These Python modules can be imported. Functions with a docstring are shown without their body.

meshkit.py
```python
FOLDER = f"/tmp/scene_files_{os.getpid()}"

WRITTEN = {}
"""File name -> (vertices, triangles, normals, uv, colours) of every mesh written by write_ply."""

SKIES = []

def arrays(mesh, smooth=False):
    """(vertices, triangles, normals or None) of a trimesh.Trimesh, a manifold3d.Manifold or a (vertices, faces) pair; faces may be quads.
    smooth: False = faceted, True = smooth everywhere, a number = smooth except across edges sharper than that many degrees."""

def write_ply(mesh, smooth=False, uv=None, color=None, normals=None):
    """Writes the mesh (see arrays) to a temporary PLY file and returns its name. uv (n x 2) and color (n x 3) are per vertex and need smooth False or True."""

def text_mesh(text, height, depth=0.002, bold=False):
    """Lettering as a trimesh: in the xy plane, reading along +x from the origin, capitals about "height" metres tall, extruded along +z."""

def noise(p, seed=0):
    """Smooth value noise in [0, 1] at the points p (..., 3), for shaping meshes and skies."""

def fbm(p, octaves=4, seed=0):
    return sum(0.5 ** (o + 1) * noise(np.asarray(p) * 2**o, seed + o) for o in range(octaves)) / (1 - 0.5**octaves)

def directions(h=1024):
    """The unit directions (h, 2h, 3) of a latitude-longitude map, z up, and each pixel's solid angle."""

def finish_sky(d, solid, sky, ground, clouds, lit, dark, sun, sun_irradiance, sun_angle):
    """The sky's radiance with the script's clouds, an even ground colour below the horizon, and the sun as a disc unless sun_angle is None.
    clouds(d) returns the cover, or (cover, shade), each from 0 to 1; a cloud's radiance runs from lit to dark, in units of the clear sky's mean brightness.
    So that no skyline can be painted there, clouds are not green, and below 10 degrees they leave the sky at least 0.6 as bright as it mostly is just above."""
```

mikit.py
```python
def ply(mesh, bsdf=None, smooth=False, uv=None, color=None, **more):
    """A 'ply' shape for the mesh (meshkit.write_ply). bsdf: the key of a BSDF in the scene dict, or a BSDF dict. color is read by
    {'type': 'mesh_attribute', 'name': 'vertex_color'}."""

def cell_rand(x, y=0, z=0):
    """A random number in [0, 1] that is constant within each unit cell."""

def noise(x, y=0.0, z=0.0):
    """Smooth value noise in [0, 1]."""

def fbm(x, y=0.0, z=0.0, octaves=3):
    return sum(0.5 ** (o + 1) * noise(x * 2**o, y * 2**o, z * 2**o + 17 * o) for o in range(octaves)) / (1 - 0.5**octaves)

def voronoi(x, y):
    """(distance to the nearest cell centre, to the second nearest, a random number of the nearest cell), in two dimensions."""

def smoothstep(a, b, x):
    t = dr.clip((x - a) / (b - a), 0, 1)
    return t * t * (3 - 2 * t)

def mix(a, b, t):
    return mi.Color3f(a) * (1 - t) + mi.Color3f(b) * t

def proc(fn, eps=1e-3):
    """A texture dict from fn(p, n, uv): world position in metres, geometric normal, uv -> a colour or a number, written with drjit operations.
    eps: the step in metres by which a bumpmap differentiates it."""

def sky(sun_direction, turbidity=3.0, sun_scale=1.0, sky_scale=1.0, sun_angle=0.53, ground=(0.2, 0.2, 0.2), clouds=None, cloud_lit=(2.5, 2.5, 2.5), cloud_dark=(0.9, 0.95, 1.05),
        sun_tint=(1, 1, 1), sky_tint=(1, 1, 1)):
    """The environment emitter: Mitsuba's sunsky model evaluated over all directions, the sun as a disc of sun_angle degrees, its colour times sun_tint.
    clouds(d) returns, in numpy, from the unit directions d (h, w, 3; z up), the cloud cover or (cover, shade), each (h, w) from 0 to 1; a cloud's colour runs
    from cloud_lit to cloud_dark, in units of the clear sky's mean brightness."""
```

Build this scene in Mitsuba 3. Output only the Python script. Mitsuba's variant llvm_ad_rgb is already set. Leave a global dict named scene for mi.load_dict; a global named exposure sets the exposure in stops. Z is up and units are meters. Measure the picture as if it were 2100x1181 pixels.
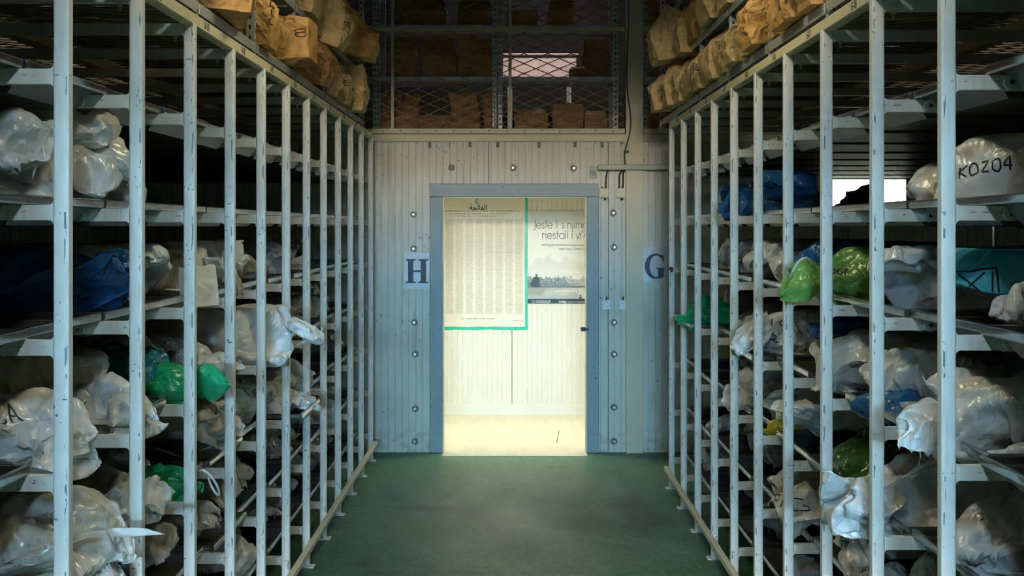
import math, random
import numpy as np, trimesh, mitsuba as mi, drjit as dr, mikit, meshkit
from shapely.geometry import Polygon, LineString, Point, box as sbox
from shapely import affinity
from shapely.ops import unary_union
from mikit import noise, fbm, smoothstep, mix, proc, cell_rand

T = mi.ScalarTransform4f
PI = math.pi
scene, labels = {}, {}

# ---------------------------------------------------------------- camera, lights, exposure
SGN = 1.0
F, CX, CY, EYE = 2850.0, 1050.0, 465.5, 1.75          # focal length and principal point in pixels of 2100 x 1181, eye height
scene['camera'] = {'type': 'perspective', 'fov': math.degrees(2 * math.atan(1050 / F)), 'fov_axis': 'x',
                   'near_clip': 0.05, 'far_clip': 100.0, 'principal_point_offset_y': (590.5 - CY) / 1181.0 * SGN,
                   'to_world': T().look_at(origin=[0, 0, EYE], target=[0, 1, EYE], up=[0, 0, 1])}
exposure = 0.0
UNSEEN_COOL = [315, 605, 860]     # radiance of the unseen lower windows behind the camera, cool light for the lower aisle
UNSEEN_WARM = [700, 615, 505]      # of the unseen upper windows, warm light for the upper aisle
UNSEEN_LAMPS = ((-1.0, [64, 110, 148], 'cool white', 'behind the camera'), (2.3, [18, 16, 11], 'warm', 'just ahead of the camera'), (5.2, [20, 18, 11], 'warm', 'further along'))  # unseen ceiling lamps over the aisle, placed to light bags and posts
CORRIDOR = [24, 23.2, 19]        # unseen lamp that lights the corridor behind the doorway
SIDE = [6, 6.6, 5.2]            # lit window behind the right rack
STORE = [95, 76, 70]            # unseen lamp in the upper storeroom, placed to light the pale board


def rgb(*c):
    return {'type': 'rgb', 'value': list(c)}


# ---------------------------------------------------------------- helpers
def numbered(name):
    if name not in USED:
        USED[name] = 0
        return name
    USED[name] += 1
    return f'{name}_{USED[name]:03d}'


USED = {}


def tag(key, label=None, cat=None, group=None, kind=None):
    d = labels.setdefault(key, {})
    for k, v in (('label', label), ('category', cat), ('group', group), ('kind', kind)):
        if v:
            d[k] = v
    return key


def thing(name, label, cat, group=None):
    key = numbered(name)
    tag(key, label, cat, group)
    return key


def put(name, mesh, mat, parent=None, smooth=False, loc=None, label=None, kind=None):
    """one mesh (or a ply dict that is shared) = one entry of the scene"""
    key = numbered(f'{parent}__{name}' if parent else name)
    d = dict(mesh) if isinstance(mesh, dict) else mikit.ply(mesh, mat, smooth=smooth)
    if loc is not None:
        d['to_world'] = T().translate(list(map(float, loc)))
    scene[key] = d
    if label or kind:
        tag(key, label, kind=kind)
    return key


def struct(name, mesh, mat, smooth=False):
    k = put(name, mesh, mat, smooth=smooth)
    tag(k, kind='structure')
    return k


def cat(ms):
    return trimesh.util.concatenate([m for m in ms if m is not None])


def bx(x0, x1, y0, y1, z0, z1, b=0.0):
    x0, x1 = min(x0, x1), max(x0, x1)
    if b <= 0:
        m = trimesh.creation.box([x1 - x0, y1 - y0, z1 - z0])
        m.apply_translation([(x0 + x1) / 2, (y0 + y1) / 2, (z0 + z1) / 2])
        return m
    pts = []
    for i in (0, 1):
        for j in (0, 1):
            for k in (0, 1):
                c = np.array([(x0, x1)[i], (y0, y1)[j], (z0, z1)[k]])
                s = np.array([1 - 2 * i, 1 - 2 * j, 1 - 2 * k]) * b
                for a in range(3):
                    d = s.copy()
                    d[a] = 0
                    pts.append(c + d)
    return trimesh.convex.convex_hull(np.array(pts))


def rbar(x0, x1, y0, y1, z0, z1, r, axis=2):
    """bar with rounded long edges; axis: the long direction"""
    lo, hi = [x0, y0, z0], [x1, y1, z1]
    a, b = [i for i in range(3) if i != axis]
    m = trimesh.creation.extrude_polygon(sbox(lo[a] + r, lo[b] + r, hi[a] - r, hi[b] - r).buffer(r, quad_segs=3), hi[axis] - lo[axis], engine='earcut')
    v = np.zeros_like(m.vertices)
    v[:, a], v[:, b], v[:, axis] = m.vertices[:, 0], m.vertices[:, 1], m.vertices[:, 2] + lo[axis]
    m.vertices = v
    if axis == 1:
        m.invert()
    return m


def cyl(p0, p1, r, n=16):
    return trimesh.creation.cylinder(radius=r, segment=[p0, p1], sections=n)


def tube(pts, r, n=6):
    pts = np.asarray(pts, float)
    t = np.gradient(pts, axis=0)
    t /= np.linalg.norm(t, axis=1, keepdims=True) + 1e-12
    ref = np.array([0.31, 0.87, 0.38])
    a = np.cross(t, ref)
    a /= np.linalg.norm(a, axis=1, keepdims=True) + 1e-12
    b = np.cross(t, a)
    ang = np.arange(n) * 2 * PI / n
    rr = np.broadcast_to(r, (len(pts),))
    v = pts[:, None] + rr[:, None, None] * (np.cos(ang)[None, :, None] * a[:, None] + np.sin(ang)[None, :, None] * b[:, None])
    i, j = np.meshgrid(np.arange(len(pts) - 1), np.arange(n), indexing='ij')
    q = np.stack([i * n + j, i * n + (j + 1) % n, (i + 1) * n + (j + 1) % n, (i + 1) * n + j], -1).reshape(-1, 4)
    f = np.vstack([q[:, [0, 2, 1]], q[:, [0, 3, 2]]])
    c0, c1 = len(pts) * n, len(pts) * n + 1
    v = np.vstack([v.reshape(-1, 3), pts[:1], pts[-1:]])
    k = np.arange(n)
    e = (len(pts) - 1) * n
    f = np.vstack([f, np.stack([k, (k + 1) % n, k * 0 + c0], 1), np.stack([e + (k + 1) % n, e + k, k * 0 + c1], 1)])
    return trimesh.Trimesh(v, f, process=False)


def spline(pts, n=24):
    from scipy.interpolate import CubicSpline
    p = np.asarray(pts, float)
    s = np.r_[0, np.cumsum(np.linalg.norm(np.diff(p, axis=0), axis=1))]
    return CubicSpline(s, p)(np.linspace(0, s[-1], n))


def extr(poly, depth):
    """polygon(s) in xy extruded along +z"""
    gs = getattr(poly, 'geoms', [poly])
    return cat([trimesh.creation.extrude_polygon(g, depth, engine='earcut') for g in gs if g.area > 1e-9])


def face_xz(m, y):
    """a mesh drawn in xy with depth z is stood up to face the camera (-y), its back at y"""
    m = m.copy()
    v = m.vertices
    m.vertices = np.stack([v[:, 0], y - v[:, 2], v[:, 1]], 1)
    return m


def xz(px, py, y):
    """metres from wall survey units: x, z on the upright plane at distance y, measured from the aisle's centre line at eye level"""
    return (px - CX) * y / F, EYE - (py - CY) * y / F


# ---------------------------------------------------------------- materials
def pr(base, rough=0.5, spec=0.5, **k):
    b = base if isinstance(base, dict) else rgb(*base)
    return {'type': 'twosided', 'b': {'type': 'principled', 'base_color': b, 'roughness': rough, 'specular': spec, **k}}


def bumped(base, rough, fn, scale, spec=0.5, eps=1e-3, **k):
    b = base if isinstance(base, dict) else rgb(*base)
    return {'type': 'twosided', 'b': {'type': 'bumpmap', 'arbitrary': proc(fn, eps), 'scale': scale,
            'bsdf': {'type': 'principled', 'base_color': b, 'roughness': rough, 'specular': spec, **k}}}


def paint_fn(p, n, uv):
    ax = dr.abs(p.x)
    base = mix([0.73, 0.745, 0.69], [0.62, 0.61, 0.53], smoothstep(0.45, 0.75, fbm(p.x * 9, p.y * 9, p.z * 5)) * 0.55)
    streak = smoothstep(0.62, 0.8, noise(p.x * 160, p.y * 160, p.z * 9)) * smoothstep(0.45, 0.7, noise(p.x * 5, p.y * 5, p.z * 3))
    base = mix(base, [0.42, 0.41, 0.36], streak * 0.3)
    # chips along the outer corner of the uprights, thick below each bracket, and few specks elsewhere
    lev = (p.z - 0.19) / 0.319
    fr = lev - dr.floor(lev)
    cx = ax - dr.select(p.x > 0, 0.01, 0.0)
    band = smoothstep(0.0034, 0.0018, dr.abs(cx - 1.0455 - 0.0035 * noise(p.y * 7, p.z * 11)))
    run = smoothstep(0.35, 0.85, fr) * 0.16 + 0.05 * smoothstep(0.6, 0.8, noise(p.y * 3.1, p.z * 1.9))
    chip = smoothstep(0.60, 0.615, fbm(ax * 160, p.y * 9, p.z * 30, 2) * 0.8 + run) * band
    speck = smoothstep(0.86, 0.88, noise(p.x * 150, p.y * 150, p.z * 110)) * smoothstep(0.62, 0.7, noise(p.x * 9, p.y * 9, p.z * 9))
    joint = smoothstep(0.02, 0.0, dr.abs(fr)) * smoothstep(0.70, 0.73, noise(p.x * 90, p.y * 90, p.z * 130))
    return mix(base, [0.05, 0.10, 0.15], dr.minimum(chip + speck + joint, 1) * 0.88)


def steel_fn(p, n, uv):
    return mix([0.33, 0.335, 0.32], [0.20, 0.20, 0.19], fbm(p.x * 6, p.y * 30, p.z * 30))


def wall_fn(p, n, uv):
    d = fbm(p.x * 2.0, p.y, p.z * 1.3, 4)
    c = mix([0.53, 0.54, 0.47], [0.43, 0.44, 0.375], smoothstep(0.4, 0.75, d))
    st = smoothstep(0.66, 0.8, noise(p.x * 38, 0, p.z * 2.2)) * smoothstep(0.5, 0.8, noise(p.x * 3, 7, p.z * 1.1))
    c = mix(c, [0.34, 0.31, 0.24], st * 0.4)
    low = smoothstep(0.28, 0.02, p.z) * smoothstep(0.4, 0.7, fbm(p.x * 14, 3, p.z * 22))
    c = mix(c, [0.30, 0.29, 0.25], low * 0.55)
    sp = smoothstep(0.90, 0.92, noise(p.x * 60, 0, p.z * 45)) * smoothstep(0.66, 0.72, noise(p.x * 3, 9, p.z * 3))
    return mix(c, [0.10, 0.085, 0.06], sp * 0.8)


def frame_fn(p, n, uv):
    c = mix([0.25, 0.33, 0.345], [0.20, 0.27, 0.285], fbm(p.x * 5, p.y, p.z * 3, 4))
    sp = smoothstep(0.88, 0.9, noise(p.x * 70, 0, p.z * 50)) * smoothstep(0.64, 0.7, noise(p.x * 5, 9, p.z * 3))
    return mix(c, [0.07, 0.06, 0.05], sp * 0.7)


def floor_fn(p, n, uv):
    d = fbm(p.x * 1.3, p.y * 0.55, 0, 4)
    c = mix([0.085, 0.215, 0.110], [0.05, 0.145, 0.075], smoothstep(0.35, 0.7, d))
    sw = smoothstep(0.5, 0.8, fbm(p.x * 2.1 + 3 * noise(p.x, p.y * 0.8), p.y * 1.6, 4, 4))
    c = mix(c, [0.17, 0.26, 0.17], sw * 0.5)
    dk = smoothstep(0.52, 0.75, fbm(p.x * 2.6, p.y * 1.1 + 1.5 * noise(p.x * 1.5, p.y), 8, 4))
    c = mix(c, [0.045, 0.07, 0.05], dk * 0.75)
    j = smoothstep(0.012, 0.004, dr.abs(p.y - 8.72 - 0.02 * noise(p.x * 3, 0)))
    c = mix(c, [0.04, 0.06, 0.045], j * 0.6)
    fine = noise(p.x * 60, p.y * 25)
    return c * (0.62 + 0.24 * fine)


def floor_r(p, n, uv):
    return 0.34 + 0.3 * fbm(p.x * 2.2, p.y * 1.2, 2, 4)


def corr_fn(p, n, uv):
    d = fbm(p.x * 3, p.y * 3, p.z * 2, 3)
    return mix([0.80, 0.78, 0.70], [0.72, 0.70, 0.60], d)


def cfloor_fn(p, n, uv):
    c = mix([0.64, 0.61, 0.47], [0.56, 0.53, 0.39], fbm(p.x * 30, p.y * 2, 0, 3))
    a = (p.x - 0.40) - 0.06 * (p.y - 11.9)
    sc = smoothstep(0.006, 0.002, dr.abs(a)) * smoothstep(0.40, 0.30, dr.abs(p.y - 11.6))
    return mix(c, [0.16, 0.14, 0.10], sc)


def white_fn(p, n, uv):
    d = fbm(p.x * 6, p.y * 6, p.z * 6, 3)
    c = mix([0.72, 0.745, 0.75], [0.64, 0.63, 0.57], smoothstep(0.42, 0.72, d))
    st = smoothstep(0.64, 0.74, fbm(p.x * 16 + 4, p.y * 16, p.z * 16, 3))
    return mix(c, [0.40, 0.34, 0.24], st * 0.55)


def dirty_fn(p, n, uv):
    d = fbm(p.x * 7, p.y * 7, p.z * 7, 4)
    c = mix([0.68, 0.67, 0.60], [0.52, 0.48, 0.38], smoothstep(0.38, 0.7, d))
    st = smoothstep(0.60, 0.72, fbm(p.x * 20 + 4, p.y * 20, p.z * 20, 3))
    return mix(c, [0.26, 0.21, 0.14], st * 0.6)


def _tw(x):
    return dr.abs(x - dr.floor(x) - 0.5) * 2


def crinkle(p, n, uv):
    q = 0.9 * noise(p.x * 14, p.y * 14, p.z * 14)
    a = _tw(p.x * 9 + p.y * 13 + p.z * 6 + 2 * q)
    b = _tw(-p.x * 16 + p.y * 8 + p.z * 14 + 3 * q)
    c = _tw(p.x * 23 - p.y * 31 + p.z * 29 + 3 * q)
    return a * 0.5 + b * 0.35 + c * 0.18


def paper_fn(p, n, uv):
    d = fbm(p.x * 9, p.y * 9, p.z * 9, 3)
    return mix([0.60, 0.35, 0.12], [0.46, 0.25, 0.08], smoothstep(0.3, 0.75, d))


def tan_fn(p, n, uv):
    d = fbm(p.x * 9, p.y * 9, p.z * 9, 3)
    return mix([0.62, 0.46, 0.22], [0.50, 0.35, 0.15], smoothstep(0.3, 0.75, d))


def dbrown_fn(p, n, uv):
    d = fbm(p.x * 9, p.y * 9, p.z * 9, 3)
    return mix([0.36, 0.20, 0.09], [0.27, 0.14, 0.06], smoothstep(0.3, 0.75, d))


M = scene
M['rack_paint'] = pr(proc(paint_fn), 0.42, 0.45)
M['rail_paint'] = pr((0.66, 0.60, 0.40), 0.5, 0.35)
M['steel'] = pr(proc(steel_fn), 0.16, 0.5, metallic=0.92)
M['steel_dull'] = pr((0.06, 0.063, 0.06), 0.40, 0.3, metallic=0.3)
M['wall_paint'] = pr(proc(wall_fn), 0.5, 0.4)
M['frame_paint'] = pr(proc(frame_fn), 0.5, 0.4)
M['cream_paint'] = pr((0.58, 0.55, 0.40), 0.55, 0.3)
M['floor_paint'] = pr(proc(floor_fn), proc(floor_r), 0.35)
M['corridor_paint'] = pr(proc(corr_fn), 0.5, 0.3)
M['corridor_vinyl'] = pr(proc(cfloor_fn), 0.45, 0.4)
M['hall_dark'] = pr((0.10, 0.10, 0.09), 0.8, 0.2)
M['hall_black'] = pr((0.03, 0.03, 0.03), 0.8, 0.1)
M['hall_grey'] = pr((0.22, 0.21, 0.18), 0.8, 0.2)
M['plastic_white'] = bumped(proc(white_fn), 0.26, crinkle, 0.007, 0.7, 2e-3)
M['plastic_dirty'] = bumped(proc(dirty_fn), 0.34, crinkle, 0.007, 0.6, 2e-3)
M['paper_white'] = pr((0.80, 0.79, 0.72), 0.6, 0.3)
for nm, c in {'blue': (0.02, 0.11, 0.27), 'light_blue': (0.09, 0.46, 0.62), 'green': (0.02, 0.36, 0.15), 'dark_green': (0.045, 0.10, 0.02), 'lime': (0.14, 0.30, 0.07),
              'teal': (0.02, 0.19, 0.22), 'yellow': (0.55, 0.47, 0.04), 'grey': (0.32, 0.33, 0.33), 'black': (0.015, 0.015, 0.017)}.items():
    M['plastic_' + nm] = bumped(c, 0.25, crinkle, 0.006, 0.6, 2e-3)
M['plastic_clear'] = bumped((0.72, 0.75, 0.72), 0.14, crinkle, 0.007, 0.8, 2e-3)
M['paper_brown'] = bumped(proc(paper_fn), 0.62, crinkle, 0.015, 0.3, 2e-3)
M['paper_tan'] = bumped(proc(tan_fn), 0.62, crinkle, 0.015, 0.3, 2e-3)
M['paper_dark'] = bumped(proc(dbrown_fn), 0.62, crinkle, 0.015, 0.3, 2e-3)
M['ink'] = pr((0.012, 0.012, 0.014), 0.6, 0.3)
M['ink_soft'] = pr((0.10, 0.095, 0.075), 0.7, 0.2)
M['print_dark'] = pr((0.02, 0.03, 0.035), 0.4, 0.4)
M['galvanised'] = pr((0.42, 0.47, 0.47), 0.42, 0.5, metallic=0.35)
M['galvanised_dark'] = pr((0.26, 0.29, 0.33), 0.5, 0.5, metallic=0.3)
M['mesh_wire'] = pr((0.27, 0.24, 0.16), 0.55, 0.4)
M['cable_black'] = pr((0.03, 0.03, 0.028), 0.5, 0.4)
M['box_cream'] = pr((0.60, 0.57, 0.42), 0.5, 0.4)
M['box_grey'] = pr((0.36, 0.40, 0.36), 0.5, 0.4)
M['switch_white'] = pr((0.66, 0.69, 0.68), 0.4, 0.4)
M['sign_white'] = pr((0.60, 0.70, 0.76), 0.6, 0.3)
M['sign_navy'] = pr((0.035, 0.05, 0.085), 0.5, 0.3)
M['bolt_dark'] = pr((0.11, 0.115, 0.085), 0.5, 0.5)
M['bolt_nut'] = pr((0.55, 0.55, 0.50), 0.3, 0.5, metallic=0.7)
M['roller_white'] = pr((0.68, 0.70, 0.68), 0.45, 0.4)
M['rubber'] = pr((0.03, 0.025, 0.02), 0.6, 0.3)
M['lamp_housing'] = pr((0.6, 0.6, 0.58), 0.5, 0.4)
M['board_pale'] = pr((0.80, 0.70, 0.66), 0.45, 0.4)
M['tape_green'] = pr((0.0, 0.42, 0.24), 0.35, 0.5)
M['twine'] = pr((0.62, 0.62, 0.56), 0.6, 0.3)

# ---------------------------------------------------------------- the setting
YW, YC = 10.80, 12.95                       # face of the panelled wall, far wall of the corridor
DX0, DX1, DZ = -0.538, 0.580, 1.985         # doorway
WX0, WX1, WZ0, WZ1 = 2.45, 3.06, 1.80, 2.12  # window in the wall behind the right rack
struct('floor', bx(-6, 6, -15.0, YW + 0.12, -0.1, 0), 'floor_paint')
struct('floor_corridor', bx(-4.5, 4.5, YW + 0.12, YC, -0.1, 0.0), 'corridor_vinyl')
k = thing('threshold_strip', 'pale threshold sheet on the floor in the doorway', 'threshold')
put('sheet', bx(DX0 + 0.004, DX1 - 0.004, 10.60, YW + 0.14, 0.0004, 0.005, 0.001), 'corridor_vinyl', k)
struct('wall_left', bx(-6.1, -6, -15.0, 15, -0.1, 5.1), 'hall_dark')
struct('wall_right', bx(6, 6.1, -15.0, 15, -0.1, 5.1), 'hall_dark')
struct('ceiling', bx(-6, 6, -15.0, 15, 5.0, 5.1), 'hall_dark')
struct('wall_rear', bx(-6, 6, 15, 15.1, 2.3, 5.0), 'hall_black')
# unseen, behind the camera: partition cut to shape the light of two window strips
struct('wall_unseen_partition', cat([bx(-6, -1.7, -6.1, -6.0, 0, 5), bx(1.7, 6, -6.1, -6.0, 0, 5), bx(-1.7, 1.7, -6.1, -6.0, 0, 1.0), bx(-1.7, 1.7, -6.1, -6.0, 2.65, 3.38), bx(-1.7, 1.7, -6.1, -6.0, 3.68, 5)]), 'hall_grey')
struct('wall_unseen_front', cat([bx(-6, 6, -14.1, -14.0, 0, 2.85), bx(-6, 6, -14.1, -14.0, 3.25, 4.0), bx(-6, 6, -14.1, -14.0, 4.4, 5), bx(-6, -1.6, -14.1, -14.0, 2.85, 4.4), bx(1.6, 6, -14.1, -14.0, 2.85, 4.4)]), 'hall_grey')
for i, (z0, z1, rad, what) in enumerate(((2.85, 3.25, UNSEEN_COOL, 'lower'), (4.0, 4.4, UNSEEN_WARM, 'upper'))):
    key = f'window_{(1, 3)[i]}'
    put(key, bx(-1.6, 1.6, -14.08, -14.06, z0, z1), 'switch_white')
    scene[key]['emitter'] = {'type': 'area', 'radiance': rgb(*rad)}
    tag(key, f'{what} strip of unseen windows behind the camera, placed to light the aisle', kind='structure')
    for q in range(3):
        put('mullion', bx(-.82 + q * .8, -.78 + q * .8, -14.055, -14.0, z0 - .02, z1 + .02), 'hall_grey', key)


def lamp(name, label, x, y, z, lx, ly, rad, cat_='lamp'):
    k = thing(name, label, cat_)
    put('housing', bx(x - lx / 2 - .03, x + lx / 2 + .03, y - ly / 2 - .03, y + ly / 2 + .03, z, z + .07, .01), 'lamp_housing', k)
    t = put('tube', bx(x - lx / 2, x + lx / 2, y - ly / 2, y + ly / 2, z - .02, z - .001), 'lamp_housing', k)
    scene[t]['emitter'] = {'type': 'area', 'radiance': rgb(*rad)}
    return k


for y, rad, tint, spot in UNSEEN_LAMPS:
    k = lamp('unseen_ceiling_lamp', f'{tint} unseen ceiling lamp over the aisle, {spot}', 0, y, 3.55, 0.22, 1.25, rad)
    put('hanger', cat([cyl([0, y - .4, 3.62], [0, y - .4, 5.0], .006, 6), cyl([0, y + .4, 3.62], [0, y + .4, 5.0], .006, 6)]), 'lamp_housing', k)


def ribbed(x0, x1, z0, z1, yf=YW, thick=0.11, pitch=0.0532, depth=0.006, phase=0.0):
    """sandwich panel with narrow vertical ribs on its face"""
    pts, n = [], int(round((x1 - x0) / 0.00665))
    xs = []
    kk = math.floor((x0 - phase) / pitch) - 1
    prof = []
    while phase + kk * pitch < x1 + pitch:
        b = phase + kk * pitch
        wob = 0.0016 if kk % 2 else 0.0
        prof += [(b + .001, yf - wob), (b + pitch - .0095, yf - wob), (b + pitch - .0065, yf + depth), (b + pitch - .0025, yf + depth)]
        kk += 1
    px_ = np.array([p[0] for p in prof]); py_ = np.array([p[1] for p in prof])
    inner = (px_ > x0 + 1e-4) & (px_ < x1 - 1e-4)
    line = [(x0, float(np.interp(x0, px_, py_)))] + [(float(a), float(b)) for a, b in zip(px_[inner], py_[inner])] + [(x1, float(np.interp(x1, px_, py_)))]
    poly = Polygon(line + [(x1, yf + thick), (x0, yf + thick)])
    m = trimesh.creation.extrude_polygon(poly, z1 - z0, engine='earcut')
    m.apply_translation([0, 0, z0])
    return m


tag('wall_back', 'ribbed cream sandwich panel wall around the doorway at the end of the aisle', kind='structure')
edges = [-5.76 + 0.93 * i for i in range(13)]
for a, b in zip(edges[:-1], edges[1:]):
    a, b = a + 0.0025, b - 0.0025
    ps = []

    def piece(x0, x1, z0, z1):
        if x1 - x0 > 0.01:
            ps.append(ribbed(x0, x1, z0, z1))
    if a < DX1 and b > DX0:
        piece(a, b, DZ, 2.43)
        piece(a, min(b, DX0), 0.0, DZ)
        piece(max(a, DX1), b, 0.0, DZ)
    elif a < WX1 and b > WX0:
        piece(a, b, WZ1, 2.43)
        piece(a, b, 0, WZ0)
        piece(a, min(b, WX0), WZ0, WZ1)
        piece(max(a, WX1), b, WZ0, WZ1)
    else:
        piece(a, b, 0.0, 2.43)
    put('panel', cat(ps), 'wall_paint', 'wall_back')
put('joint_strip', cat([bx(e - .004, e + .004, YW + .012, YW + .1, DZ if DX0 < e < DX1 else 0, 2.43) for e in edges[1:-1] if not WX0 < e < WX1]), 'hall_dark', 'wall_back', label='dark joints between the panels')
put('window_2', bx(WX0, WX1, YW + .06, YW + .075, WZ0, WZ1), 'switch_white')
scene['window_2']['emitter'] = {'type': 'area', 'radiance': rgb(*SIDE)}
tag('window_2', 'brightly lit window in the wall behind the right rack', kind='structure')
put('frame', cat([bx(WX0 - .02, WX1 + .02, YW - .012, YW + .055, WZ1, WZ1 + .03), bx(WX0 - .02, WX1 + .02, YW - .012, YW + .055, WZ0 - .03, WZ0),
                  bx(WX0 - .03, WX0, YW - .012, YW + .055, WZ0 - .03, WZ1 + .03), bx(WX1, WX1 + .03, YW - .012, YW + .055, WZ0 - .03, WZ1 + .03)]), 'frame_paint', 'window_2')
# head beams of the wall
struct('trim_1', bx(-5.9, 5.9, YW - .035, YW + .11, 2.412, 2.470, .004), 'cream_paint')
struct('trim_2', cat([bx(-5.9, .875, YW - .06, YW + .11, 2.472, 2.512, .004), bx(1.02, 5.9, YW - .06, YW + .11, 2.472, 2.512, .004)]), 'cream_paint')
for i in range(14):
    put('rivet', trimesh.creation.icosphere(1, .0055).apply_translation([-1.0 + i * .137, YW - .061, 2.491 + .006 * math.sin(i * 2.3)]), 'bolt_dark', 'trim_2')
for x, z in ((.872 - 1.2, 2.39), (-.05 - .59, 2.385), (-.11, 2.388), (.21, 2.386), (.49, 2.389), (.70, 2.386)):
    put('clip', cat([bx(x - .011, x + .011, YW - .016, YW - .002, z - .02, z + .022, .003), cyl([x, YW - .02, z - .006], [x, YW - .01, z - .006], .007, 8)]), 'bolt_dark', 'trim_1')
# column in front of the wall
struct('pillar', bx(.882, 1.014, YW - .055, YW - .006, 0, 5.0, .003), 'cream_paint')
# mezzanine slab and corridor
struct('mezzanine', bx(-6, 6, YW + .12, 15, 2.425, 2.465), 'hall_grey')
tag('wall_corridor', 'bright ribbed white wall of the corridor seen through the doorway', kind='structure')
for a in np.arange(-2.22, 2.2, 0.74):
    put('panel', ribbed(a + .002, a + .738, .10, 2.42, YC, .1, .0463, .0028, .005), 'corridor_paint', 'wall_corridor')
struct('baseboard_corridor', cat([bx(-2.2, 2.2, YC - .012, YC + .09, 0, .10, .003), bx(-2.2, 2.2, YC - .02, YC - .012, .0, .012)]), 'corridor_paint')
struct('wall_corridor_side', cat([bx(-2.3, -2.2, YW + .12, YC, 0, 2.42), bx(2.2, 2.3, YW + .12, YC, 0, 2.42)]), 'corridor_paint')
k = thing('unseen_corridor_lamp', 'unseen hooded lamp on the corridor ceiling behind the wall', 'lamp')
put('unseen_hood', cat([bx(-1.0, 1.0, 11.80, 11.815, 2.11, 2.42), bx(-1.0, 1.0, 11.18, 11.195, 2.11, 2.42), bx(-1.015, -1.0, 11.18, 11.815, 2.11, 2.42), bx(1.0, 1.015, 11.18, 11.815, 2.11, 2.42)]), 'lamp_housing', k)  # out of view, shaped to dim the upper corridor wall
t = put('tube', bx(-.95, .95, 11.24, 11.76, 2.39, 2.41), 'lamp_housing', k)
scene[t]['emitter'] = {'type': 'area', 'radiance': rgb(*CORRIDOR)}
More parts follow.
